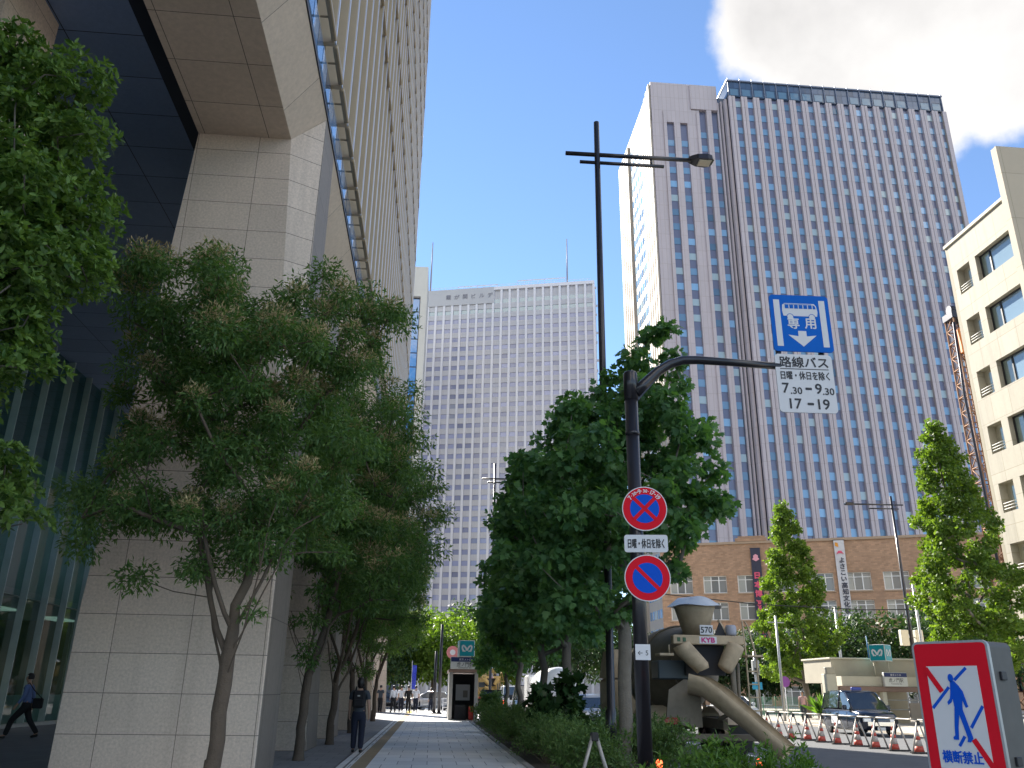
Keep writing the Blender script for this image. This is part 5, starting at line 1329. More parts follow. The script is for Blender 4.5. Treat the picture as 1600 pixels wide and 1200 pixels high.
leaf_cloud('foliage', np.zeros((150, 3)) + np.array((0, 0, 0.45)), A, 1.0, 'plume', lf_s3, t, r_)
t = thing('no_entry_sign', 'faded pink round sign on a thin post left of the station kiosk', 'road sign', (1.22, 51.5, 0))
MB().tube([(0, 0, -0.02), (0, 0, 3.9)], 0.04, 8).build('post', steel, t)
mb = MB(); mb.prism(circ(0.36, 24), -0.06, -0.045, 'y'); d_ = mb.build('disc', pm('faded_pink', (0.62, 0.22, 0.22), 0.5), t); d_.location = (0, 0, 3.55)
mb = MB(); mb.prism(circ(0.16, 20), -0.064, -0.0605, 'y'); d_ = mb.build('disc_centre', signw, t); d_.location = (0, 0, 3.55)
t = thing('flag_banner', 'narrow deep blue flag banner on a pole behind the office workers', 'flag', (-1.35, 63, 0))
MB().tube([(0, 0, -0.02), (0, 0, 3.4)], 0.03, 6).build('pole', steel, t); mb = MB()
for k in range(8): mb.quad((0.02, 0.05 * math.sin(k), 1.5 + k * 0.2), (0.32, 0.08 * math.sin(k + 1), 1.5 + k * 0.2), (0.32, 0.08 * math.sin(k + 2), 1.7 + k * 0.2), (0.02, 0.05 * math.sin(k + 1), 1.7 + k * 0.2))
mb.build('cloth', pm('flag_blue', (0.02, 0.04, 0.4), 0.7), t)
for x, y, h, lab in ((0.62, 58, 5.6, 'tall black pole at the kerb of the crossing, left of the station kiosk'), (0.30, 58.6, 3.9, 'shorter black pole close left of the tall one at the crossing')):
    t = thing('black_pole', lab, 'pole', (x, y, 0), 0, 'black poles at the crossing'); MB().tube([(0, 0, -0.02), (0, 0, h)], [0.12, 0.09], 10).build('shaft', polem, t)
    mb = MB(); mb.lathe([(0.2, -0.01), (0.2, 0.06), (0.13, 0.1)], 12); mb.build('base', polem, t)
t = thing('guard_rail', 'white tubular guard rail at the kerb left of the station kiosk', 'railing', (1.0, 60.5, 0))
for x in (-0.1, 0.9, 1.9): MB().tube([(x, 0, -0.02), (x, 0, 0.95)], 0.035, 8).build('post', signw, t)
for z in (0.35, 0.65, 0.93): MB().tube([(-0.1, 0, z), (1.9, 0, z)], 0.025, 8).build('bar', signw, t)
t = thing('utility_cabinet', 'dark navy utility cabinet in the planting bed beyond the hedge', 'cabinet', (2.95, 42.6, 0))
MB().bbox(-0.45, 0.45, -0.3, 0.3, 0.0, 1.45, 0.02).build('casing', pm('cabinet_navy', (0.012, 0.016, 0.03), 0.5, var=0.2), t); MB().bbox(-0.48, 0.48, -0.33, 0.33, 1.45, 1.5, 0.01).build('lid', blackr, t)
MB().box(-0.4, 0.4, -0.31, -0.302, 0.1, 1.4).build('door', navy, t)

# ================================================================== vehicles
tanp = pm('truck_tan', (0.45, 0.355, 0.24), 0.75, 0.0, var=0.3, scale=6, stain=0.7, bump=0.1)
tand = pm('truck_dirty', (0.20, 0.17, 0.13), 0.8, var=0.3, scale=5, stain=0.5)
tyre = pm('tyre', (0.022, 0.022, 0.023), 0.85, var=0.2)
rimm = pm('rim', (0.35, 0.35, 0.36), 0.4, 0.6)
tailr = pm('tail_red', (0.45, 0.02, 0.015), 0.25, emit=(1.0, 0.08, 0.02), estr=1.6)
def wheel(par, x, y, r, w, name='wheel'):
    m_ = MB(); m_.lathe([(r * 0.62, -w / 2), (r * 0.93, -w / 2), (r, -w / 2 + 0.03), (r, w / 2 - 0.03), (r * 0.93, w / 2), (r * 0.62, w / 2)], 24, (0, 0, 0), 'x')
    t_ = m_.build(name, tyre, par); t_.location = (x, y, r)
    q = MB(); q.lathe([(0.05, -w / 2 + 0.01), (r * 0.3, -w / 2 - 0.01), (r * 0.6, -w / 2 + 0.04), (r * 0.63, -w / 2)], 20, (0, 0, 0), 'x'); q.lathe([(r * 0.63, w / 2), (r * 0.6, w / 2 - 0.04), (r * 0.3, w / 2 + 0.01), (0.05, w / 2 - 0.01)], 20, (0, 0, 0), 'x')
    q.build('rim', rimm, t_)
    return t_
def mixer(label, loc, body, grp):
    T = thing('mixer_truck', label, 'mixer truck', loc, 0, grp)
    for sx in (-0.42, 0.42): MB().box(sx - 0.06, sx + 0.06, 0.3, 7.8, 0.75, 1.0).build('chassis_rail', tand, T)
    for y in (1.5, 2.85):
        for sx in (-0.93, 0.93): wheel(T, sx, y, 0.5, 0.52)
    for sx in (-1.02, 1.02): wheel(T, sx, 6.6, 0.5, 0.3)
    # drum with its axis rising to the rear
    prof = [(0.25, 0.0), (0.52, 0.1), (0.66, 0.5), (1.02, 1.6), (1.14, 2.4), (1.14, 3.1), (0.95, 4.0), (0.6, 4.5), (0.2, 4.6)]
    m_ = MB(); m_.lathe(prof, 28, (0, 0, 0), 'y'); d = m_.build('drum', tand if body is tanp else body, T); d.location = (0, 0.75, 2.62); d.rotation_euler = (R_(-10), 0, 0)
    m_ = MB()
    for k in range(2):
        P = []
        for i in range(60):
            u = i / 59; y = 0.3 + 3.9 * u; r = np.interp(y, [p[1] for p in prof], [p[0] for p in prof]) + 0.015; w = u * 7.5 + k * math.pi
            P.append((r * math.cos(w), y, r * math.sin(w)))
        m_.tube(P, 0.03, 5)
    s_ = m_.build('spiral_rib', tand, d)
    # cab
    m_ = MB(); m_.bbox(-1.2, 1.2, 6.0, 8.0, 0.75, 2.0, 0.1); m_.add([(-1.2, 6.0, 2.0), (1.2, 6.0, 2.0), (1.2, 8.0, 2.0), (-1.2, 8.0, 2.0), (-1.1, 6.1, 2.85), (1.1, 6.1, 2.85), (1.1, 7.75, 2.85), (-1.1, 7.75, 2.85)], [(0, 1, 5, 4), (1, 2, 6, 5), (2, 3, 7, 6), (3, 0, 4, 7), (4, 5, 6, 7)])
    m_.build('cab', body, T)
    m_ = MB(); m_.quad((-0.95, 5.99, 2.1), (0.95, 5.99, 2.1), (0.9, 6.06, 2.7), (-0.9, 6.06, 2.7)); m_.build('rear_window', glassmat('car_glass', (0.02, 0.025, 0.03), 1.8, 0.04, 0.2), T)
    # discharge gear at the tail
    m_ = MB(); m_.lathe([(0.29, 2.90), (0.50, 3.60), (0.53, 3.66), (0.49, 3.66), (0.27, 2.94)], 28, (-0.12, 0.52, 0)); m_.build('hopper', body, T)
    m_ = MB(); n = 26; vs = [(-0.1, 0.52, 3.93)]; fs = []
    for i in range(n):
        a = 2 * math.pi * i / n; vs.append((-0.1 + 0.42 * math.cos(a), 0.52 + 0.42 * math.sin(a), 3.87 + 0.03 * math.sin(3 * a)))
    for i in range(n):
        a = 2 * math.pi * i / n; vs.append((-0.1 + (0.70 + 0.03 * math.sin(5 * a)) * math.cos(a), 0.52 + 0.66 * math.sin(a), 3.66 - 0.02 * math.sin(4 * a + 1)))
    for i in range(n):
        j = (i + 1) % n; fs += [(0, 1 + i, 1 + j), (1 + i, 1 + n + i, 1 + n + j, 1 + j)]
    m_.add(vs, fs, True); m_.build('tarp', pm('tarp_silver', (0.50, 0.55, 0.62), 0.4, 0.1, var=0.15, scale=4, bump=0.6, bscale=7), T)
    MB().bbox(-0.90, 0.89, -0.12, 0.10, 2.71, 2.93, 0.02).build('beam', body, T)
    MB().bbox(-0.24, 0.20, -0.128, -0.122, 2.73, 2.90, 0.002).build('maker_plate', signw, T); text_part('lettering', 'KYB', 0.16, (-0.02, -0.132, 2.815), pm('magenta_ink', (0.5, 0.03, 0.2), 0.5), T, w=0.33, bold=0.008)
    MB().bbox(-0.22, 0.11, -0.155, -0.135, 2.94, 3.17, 0.005).build('number_plate', signw, T); text_part('lettering', '570', 0.2, (-0.055, -0.158, 3.055), signk, T, w=0.28, bold=0.004)
    m_ = MB(); m_.bbox(-0.80, -0.72, -0.13, -0.12, 2.77, 2.87, 0.002); m_.bbox(-0.66, -0.58, -0.13, -0.12, 2.77, 2.87, 0.002); m_.build('reflector', pm('green_plate', (0.03, 0.09, 0.03), 0.4), T)
    for s, x0, x1 in ((-1, -0.68, -0.20), (1, 0.68, 0.36)):
        m_ = MB(); m_.tube([(x0, -0.05, 2.70), (x0 * 0.95, -0.06, 2.62), (x1, -0.12, 2.16), (x1 * 0.92, -0.12, 2.12)], [0.225, 0.225, 0.19, 0.15], 14); m_.build('chute_arm', body, T)
    m_ = MB(); m_.box(-0.5, 0.5, 0.25, 0.4, 2.0, 2.95); m_.build('collector_plate', darkin, T)
    # half-pipe chute, swung to the right and towards the camera
    C_ = [Vector(p) for p in ((-0.42, 0.05, 2.02), (-0.08, -0.12, 1.93), (0.26, -0.34, 1.66), (0.80, -0.72, 1.11), (1.44, -1.15, 0.46))]
    m_ = MB(); n = 10; ring = []
    for i, p in enumerate(C_):
        d_ = (C_[min(i + 1, 4)] - C_[max(i - 1, 0)]).normalized(); sd_ = d_.cross(Vector((0, 0, 1))).normalized(); up = sd_.cross(d_)
        R0 = 0.47 if i < 3 else 0.42
        for rr in (R0, R0 - 0.03):
            for k in range(n + 1):
                a = math.pi * k / n; ring.append(p + sd_ * math.cos(a) * rr - up * math.sin(a) * rr)
    st = 2 * (n + 1); fs = []
    for i in range(4):
        for k in range(n):
            fs.append((i * st + k, (i + 1) * st + k, (i + 1) * st + k + 1, i * st + k + 1)); o2 = n + 1
            fs.append((i * st + o2 + k, i * st + o2 + k + 1, (i + 1) * st + o2 + k + 1, (i + 1) * st + o2 + k))
        for k in (0, n): fs.append((i * st + k, i * st + n + 1 + k, (i + 1) * st + n + 1 + k, (i + 1) * st + k))
    m_.add(ring, fs, True); m_.build('chute', body, T)
    m_ = MB(); m_.tube([(0.15, -0.05, 1.0), (0.55, -0.5, 1.25)], 0.05, 8); m_.build('chute_strut', tand, T)
    # mudguards, bumper, lights
    for sx in (-1, 1):
        m_ = MB(); P = [(2.15 - 1.15 * math.cos(R_(a)), 0.55 + 0.72 * math.sin(R_(a))) for a in range(-10, 191, 20)]
        Q = [(2.15 - 1.12 * math.cos(R_(a)), 0.55 + 0.69 * math.sin(R_(a))) for a in range(190, -11, -20)]
        m_.prism(P + Q, sx * 0.93 - 0.3, sx * 0.93 + 0.3, 'x'); m_.build('mudguard', body, T)
        MB().box(sx * 0.93 - 0.3, sx * 0.93 + 0.3, 0.72, 0.75, 0.22, 0.85).build('mudflap', blackr, T)
        MB().bbox(sx * 0.98 - 0.22, sx * 0.98 + 0.22, 0.15, 0.24, 0.86, 1.02, 0.02).build('tail_light', pm('tail_red_off', (0.3, 0.015, 0.015), 0.25), T)
    MB().bbox(-1.2, 1.2, 0.18, 0.32, 0.5, 0.66, 0.02).build('bumper', tand, T)
    m_ = MB(); m_.prism([(-1.05, 0.95), (-0.45, 0.8), (-0.15, 0.8), (-0.15, 1.85), (-0.55, 1.9), (-0.95, 1.65)], 0.32, 0.38, 'y'); m_.build('rear_panel', tand, T)
    MB().bbox(-1.15, -0.35, 0.5, 1.2, 1.9, 2.35, 0.03).build('water_tank', pm('tank_dark', (0.05, 0.065, 0.075), 0.5), T)
    MB().bbox(-1.28, -0.92, -0.2, 0.25, 2.43, 2.49, 0.01).build('side_step', body, T); MB().tube([(-0.98, 0, 2.49), (-0.98, 0, 2.7)], 0.02, 6).build('side_stay', body, T)
    m_ = MB(); m_.lathe([(0.12, 2.94), (0.135, 3.0), (0.135, 3.15), (0.1, 3.19)], 16, (0.62, 0, 0)); m_.build('grease_bucket', pm('bucket_grey', (0.35, 0.36, 0.42), 0.5), T)
    m_ = MB(); m_.prism([(0.2, 2.93), (0.5, 2.93), (0.36, 3.28)], 0.02, 0.06, 'y'); m_.build('stay_plate', darkin, T); MB().tube([(0.55, 0.05, 2.93), (0.33, 0.05, 3.32)], 0.035, 6).build('stay', body, T)
    # ladder on the right
    for dx in (0.0, 0.27):
        m_ = MB(); m_.tube([(0.94 + dx, -0.05, 0.9), (0.94 + dx * 0.95, -0.05, 2.45), (0.94 + dx * 0.5, 0.02, 3.15), (0.96 + dx * 0.25, 0.1, 3.3)], 0.022, 6); m_.build('ladder_rail', body, T)
    for z in (1.2, 1.5, 1.8, 2.1): MB().tube([(0.94, -0.05, z), (1.2, -0.05, z)], 0.018, 6).build('rung', body, T)
    MB().bbox(0.92, 1.32, -0.2, 0.1, 2.43, 2.48, 0.01).build('platform', body, T)
    m_ = MB(); m_.tube([(0.66, 0.2, 1.0), (0.66, 0.2, 2.65)], 0.07, 8); m_.tube([(0.8, 0.3, 1.0), (0.84, 0.3, 2.3)], 0.04, 6); m_.build('pipe_stack', tand, T)
    return T
MX = mixer('tan concrete mixer truck seen from behind with its chute swung to the right', (6.8, 21.0, -0.12), tanp, None)
mx2 = mixer('yellow-tan concrete mixer truck far ahead in the traffic queue', (5.9, 86, -0.12), pm('mixer_yellow', (0.55, 0.36, 0.12), 0.55, var=0.12), None)
# cars -------------------------------------------------------------
cglass = glassmat('car_glass', (0.02, 0.025, 0.03), 1.8, 0.04, 0.2)
headl = pm('head_lamp', (0.75, 0.76, 0.78), 0.12, 0.2)
plate = pm('number_plate', (0.6, 0.6, 0.58), 0.5)
def car(name, label, loc, rz, paint, sec, cab, L, W, wheels, cat='car', lit=False, group=None, trim=None):
    """sec: body sections (y, z_bottom, z_top, half width); cab: cabin sections (y, z_belt, z_top, w_belt, w_top); front at +y"""
    T = thing(name, label, cat, loc, rz, group)
    m_ = MB(); vs = []; fs = []
    for y, zb, zt, w in sec:
        vs += [(-w + 0.10, y, zb), (-w + 0.01, y, zb + 0.10), (-w, y, zb + 0.35 * (zt - zb)), (-w + 0.015, y, zt - 0.12), (-w + 0.12, y, zt), (w - 0.12, y, zt), (w - 0.015, y, zt - 0.12), (w, y, zb + 0.35 * (zt - zb)), (w - 0.01, y, zb + 0.10), (w - 0.10, y, zb)]
    n = 10
    for i in range(len(sec) - 1):
        for k in range(n): fs.append((i * n + k, i * n + (k + 1) % n, (i + 1) * n + (k + 1) % n, (i + 1) * n + k))
    fs += [tuple(range(n))[::-1], tuple((len(sec) - 1) * n + k for k in range(n))]
    m_.add(vs, fs, True); m_.build('body', paint, T)
    m_ = MB(); vs = []; fs = []
    for y, zb, zt, wb, wt in cab: vs += [(-wb, y, zb), (-wt, y, zt), (wt, y, zt), (wb, y, zb)]
    for i in range(len(cab) - 1):
        for k in range(3): fs.append((i * 4 + k, i * 4 + k + 1, (i + 1) * 4 + k + 1, (i + 1) * 4 + k))
    fs += [(3, 2, 1, 0), tuple((len(cab) - 1) * 4 + k for k in range(4))]
    m_.add(vs, fs); m_.build('glasshouse', cglass, T)
    tops = [c for c in cab if c[2] > max(q[2] for q in cab) - 0.1]
    m_ = MB(); vs = []; fs = []
    for y, zb, zt, wb, wt in tops: vs += [(-wt - 0.015, y, zt - 0.03), (-wt + 0.06, y, zt + 0.035), (wt - 0.06, y, zt + 0.035), (wt + 0.015, y, zt - 0.03)]
    for i in range(len(tops) - 1):
        for k in range(4): fs.append((i * 4 + k, i * 4 + (k + 1) % 4, (i + 1) * 4 + (k + 1) % 4, (i + 1) * 4 + k))
    fs += [(3, 2, 1, 0), tuple((len(tops) - 1) * 4 + k for k in range(4))]
    m_.add(vs, fs, True); m_.build('roof', paint, T)
    for s in (-1, 1):
        for i in range(len(cab) - 1):
            a, b = cab[i], cab[i + 1]
            if a[2] - a[1] < 0.15 or b[2] - b[1] < 0.15 or i in (0, len(cab) - 2):
                p, q = (a, b) if (b[2] > a[2]) else (b, a)
                m_ = MB(); m_.tube([(s * (p[3] + 0.0), p[0], p[1] if p[2] - p[1] < 0.15 else p[1]), (s * (q[4] + 0.0), q[0], q[2])], 0.035, 6); m_.build('pillar', paint, T)
        mid = cab[len(cab) // 2]
        m_ = MB(); m_.tube([(s * (mid[3] + 0.005), mid[0] + 0.1, mid[1]), (s * (mid[4] + 0.005), mid[0] + 0.1, mid[2])], 0.035, 6); m_.build('pillar', paint, T)
        fw = cab[-1]
        MB().bbox(s * (W + 0.1) - 0.09, s * (W + 0.1) + 0.09, fw[0] - 0.55, fw[0] - 0.4, fw[1] + 0.02, fw[1] + 0.2, 0.03).build('mirror', paint, T)
        yf, yr = sec[-1][0], sec[0][0]
        MB().bbox(s * (W - 0.30) - 0.17, s * (W - 0.30) + 0.17, yf - 0.12, yf + 0.012, sec[-1][2] - 0.27, sec[-1][2] - 0.1, 0.03).build('headlight', headl, T)
        MB().bbox(s * (W - 0.18) - 0.10, s * (W - 0.18) + 0.10, yr - 0.012, yr + 0.1, sec[0][2] - 0.35, sec[0][2] - 0.1, 0.02).build('tail_light', tailr if lit else pm('tail_red_off', (0.3, 0.015, 0.015), 0.25), T)
        for yw in wheels: wheel(T, s * (W - 0.12), yw, 0.32, 0.2)
        m_ = MB()
        for yd in (cab[len(cab) // 2][0] + 0.1, cab[len(cab) // 2][0] - 0.85, cab[len(cab) // 2][0] + 1.0): m_.box(s * (W + 0.001) - 0.004, s * (W + 0.001) + 0.004, yd - 0.006, yd + 0.006, 0.35, sec[1][2] - 0.12)
        m_.box(s * (W + 0.012) - 0.012, s * (W + 0.012) + 0.012, cab[len(cab) // 2][0] - 0.2, cab[len(cab) // 2][0] - 0.05, 0.82, 0.86); m_.build('door_line', blackr, T)
    yf, yr = sec[-1][0], sec[0][0]
    MB().bbox(-0.55, 0.55, yf - 0.03, yf + 0.014, sec[-1][2] - 0.42, sec[-1][2] - 0.24, 0.015).build('grille', trim or blackr, T)
    MB().bbox(-0.17, 0.17, yf + 0.004, yf + 0.022, sec[-1][2] - 0.58, sec[-1][2] - 0.46, 0.004).build('number_plate', plate, T)
    MB().bbox(-0.17, 0.17, yr - 0.022, yr - 0.004, sec[0][2] - 0.5, sec[0][2] - 0.38, 0.004).build('number_plate', plate, T)
    return T
navyp = pm('taxi_navy', (0.010, 0.016, 0.035), 0.18, 0.2, var=0.1, coat=0.6)
chrome = pm('chrome', (0.7, 0.7, 0.7), 0.12, 1.0, var=0.05)
TX_sec = [(-2.18, 0.42, 0.95, 0.74), (-2.08, 0.26, 1.05, 0.82), (-1.5, 0.2, 1.08, 0.845), (0.6, 0.2, 1.06, 0.845), (1.1, 0.2, 1.05, 0.84), (1.75, 0.22, 0.98, 0.82), (2.08, 0.3, 0.90, 0.76), (2.16, 0.42, 0.82, 0.68)]
TX_cab = [(-2.12, 1.02, 1.06, 0.76, 0.74), (-1.92, 1.03, 1.68, 0.79, 0.66), (-1.2, 1.06, 1.75, 0.81, 0.68), (-0.2, 1.06, 1.76, 0.81, 0.68), (0.45, 1.05, 1.70, 0.81, 0.67), (1.38, 1.0, 1.04, 0.78, 0.74)]
TX = car('taxi', 'dark navy boxy taxi with pale lower doors behind the barricades, facing the camera', (18.75, 37.6, -0.12), R_(180 - 4), navyp, TX_sec, TX_cab, 4.35, 0.845, (-1.35, 1.4), 'taxi', trim=chrome)
for s in (-1, 1): MB().bbox(s * 0.85 - 0.004, s * 0.85 + 0.004, -0.95, 0.05, 0.42, 0.78, 0.002).build('door_decal', pm('decal_white', (0.6, 0.62, 0.66), 0.3), TX)
MB().bbox(-0.22, 0.22, 0.0, 0.16, 1.79, 1.93, 0.03).build('roof_sign', pm('roof_lamp_blue', (0.04, 0.06, 0.3), 0.4), TX)
SD_sec = [(-2.25, 0.42, 0.88, 0.74), (-2.1, 0.25, 0.98, 0.84), (-1.3, 0.2, 1.0, 0.87), (0.7, 0.2, 0.98, 0.87), (1.5, 0.22, 0.92, 0.86), (2.1, 0.3, 0.82, 0.80), (2.25, 0.42, 0.72, 0.70)]
SD_cab = [(-1.95, 0.95, 1.0, 0.78, 0.74), (-1.35, 0.97, 1.38, 0.80, 0.62), (-0.5, 0.98, 1.47, 0.81, 0.62), (0.25, 0.97, 1.42, 0.81, 0.62), (1.2, 0.93, 0.97, 0.80, 0.74)]
VN_sec = [(-2.3, 0.42, 1.0, 0.80), (-2.22, 0.28, 1.1, 0.88), (0.9, 0.22, 1.1, 0.90), (1.6, 0.24, 1.02, 0.89), (2.2, 0.32, 0.9, 0.82), (2.3, 0.45, 0.8, 0.72)]
VN_cab = [(-2.24, 1.08, 1.3, 0.84, 0.78), (-2.15, 1.09, 1.88, 0.86, 0.76), (-0.6, 1.09, 1.92, 0.86, 0.76), (0.6, 1.09, 1.86, 0.86, 0.76), (1.6, 1.0, 1.05, 0.84, 0.78)]
blk = pm('car_black', (0.012, 0.012, 0.015), 0.2, 0.2, coat=0.6); wht = pm('car_white', (0.66, 0.67, 0.68), 0.25, 0.0, coat=0.5, var=0.04); slv = pm('car_silver', (0.42, 0.44, 0.47), 0.28, 0.6, coat=0.4, var=0.05)
car('van', 'black van with lit red tail lights in the queue beyond the hedge', (6.3, 57, -0.12), 0, blk, VN_sec, VN_cab, 4.6, 0.9, (-1.4, 1.45), 'van', True)
car('sedan_car', 'silver car with lit tail lights glimpsed through the hedge before the mixer truck', (6.35, 36.5, -0.12), 0, slv, SD_sec, SD_cab, 4.5, 0.87, (-1.35, 1.4), 'car', True)
car('van', 'white van waiting far ahead in the queue', (6.4, 70, -0.118), 0, wht, VN_sec, VN_cab, 4.6, 0.9, (-1.4, 1.45), 'van', True)
car('sedan_car', 'white car across the road right of the mixer truck', (18.2, 52, -0.12), R_(180), wht, SD_sec, SD_cab, 4.5, 0.87, (-1.35, 1.4), 'car')
car('sedan_car', 'silver car crossing behind the office workers', (0.2, 76, -0.118), R_(70), slv, SD_sec, SD_cab, 4.5, 0.87, (-1.35, 1.4), 'car')
car('sedan_car', 'dark car far away on the cross street, left of the station kiosk', (-4.2, 79, -0.118), R_(-80), blk, SD_sec, SD_cab, 4.5, 0.87, (-1.35, 1.4), 'car')
# white tank truck
T = thing('tank_truck', 'white tank truck with a round green mark on its tail', 'truck', (6.85, 46.5, -0.12))
m_ = MB(); m_.lathe([(0.3, 0), (0.95, 0.12), (1.08, 0.4), (1.08, 4.6), (0.9, 4.95), (0.2, 5.05)], 28, (0, 0, 1.75), 'y'); m_.build('tank', wht, T)
m_ = MB(); m_.lathe([(0.27, -0.03), (0.27, 0.02)], 24, (0, 0, 1.95), 'y'); m_.build('round_mark', pm('mark_green', (0.02, 0.28, 0.12), 0.4), T)
m_ = MB(); m_.bbox(-1.15, 1.15, 5.3, 7.2, 0.6, 2.5, 0.12); m_.build('cab', wht, T); MB().box(-1.0, 1.0, 0.1, 7.0, 0.6, 0.8).build('chassis', tand, T); MB().bbox(-1.15, 1.15, 0.0, 0.12, 0.5, 0.65, 0.02).build('bumper', steel, T)
for y in (1.2, 2.4, 6.2):
    for sx in (-0.95, 0.95): wheel(T, sx, y, 0.48, 0.4)
for sx in (-0.95, 0.95): MB().bbox(sx - 0.13, sx + 0.13, -0.02, 0.08, 0.68, 0.82, 0.02).build('tail_light', tailr, T)
# motorbikes
def motorbike(label, loc, rz, col):
    T = thing('motorcycle', label, 'motorcycle', loc, rz, 'parked motorcycles')
    for y in (-0.62, 0.66): wheel(T, 0, y, 0.30, 0.12)
    m_ = MB(); m_.tube([(0, -0.55, 0.45), (0, -0.1, 0.55), (0, 0.3, 0.72), (0, 0.45, 0.85)], [0.08, 0.14, 0.15, 0.07], 10); m_.build('frame_body', col, T)
    m_ = MB(); m_.tube([(0, -0.65, 0.80), (0, -0.3, 0.78), (0, 0.05, 0.80)], [0.10, 0.13, 0.10], 10); m_.build('seat', blackr, T)
    for s in (-1, 1): MB().tube([(s * 0.09, 0.66, 0.30), (s * 0.09, 0.45, 0.98)], 0.028, 6).build('fork', steel, T)
    m_ = MB(); m_.tube([(-0.34, 0.32, 1.02), (-0.12, 0.43, 1.0), (0.12, 0.43, 1.0), (0.34, 0.32, 1.02)], 0.022, 6); m_.build('handlebar', blackr, T)
    m_ = MB(); m_.lathe([(0.02, 0.62), (0.09, 0.6), (0.1, 0.5), (0.05, 0.42)], 12, (0, 0, 0.88), 'y'); m_.build('headlight', headl, T)
    MB().bbox(-0.14, 0.14, -0.2, 0.2, 0.28, 0.52, 0.04).build('engine', tand, T); MB().bbox(-0.08, 0.08, -0.8, -0.72, 0.68, 0.76, 0.02).build('tail_light', tailr, T)
    return T
M0 = motorbike('black motorcycle parked in front of the far station entrance, right of the taxi', (21.6, 43.5, 0), R_(150), blk)
for x, y, z, rz, lab in ((22.5, 43.9, 0, 130, 'second black motorcycle parked in front of the far station entrance'), (5.95, 40.6, -0.12, 4, 'motorcycle in the traffic queue seen over the hedge')):
    c = copy_tree(M0); c.location = (x, y, z); c.rotation_euler = (0, 0, R_(rz)); c['label'] = lab
# ================================================================== people
skin_l = pm('skin', (0.45, 0.27, 0.19), 0.55, var=0.06)
hairm = pm('hair_black', (0.012, 0.010, 0.010), 0.45, var=0.2)
shoem = pm('shoe_black', (0.012, 0.012, 0.013), 0.4)
def skin_mesh(name, verts, edges, radii, m, parent, root=0, sub=1):
    me = bpy.data.meshes.new(name); me.from_pydata([tuple(v) for v in verts], edges, []); me.update()
    o = bpy.data.objects.new(name, me); COL.objects.link(o)
    o.modifiers.new('skin', 'SKIN'); sv = me.skin_vertices[0].data
    for i, r in enumerate(radii):
        sv[i].radius = (r, r) if not hasattr(r, '__len__') else r
        sv[i].use_root = (i == root)
    if sub:
        s_ = o.modifiers.new('sub', 'SUBSURF'); s_.levels = sub; s_.render_levels = sub
    dg = bpy.context.evaluated_depsgraph_get(); dg.update()
    m2 = bpy.data.meshes.new_from_object(o.evaluated_get(dg))
    bpy.data.objects.remove(o); bpy.data.meshes.remove(me)
    m2.materials.clear(); m2.materials.append(m); m2.name = name
    for p in m2.polygons: p.use_smooth = True
    q = bpy.data.objects.new(name, m2); COL.objects.link(q); q.parent = parent
    return q
class Sk:
    def __init__(s): s.v = []; s.e = []; s.r = []
    def p(s, co, r, par=None):
        s.v.append(Vector(co)); s.r.append(r)
        if par is not None: s.e.append((par, len(s.v) - 1))
        return len(s.v) - 1
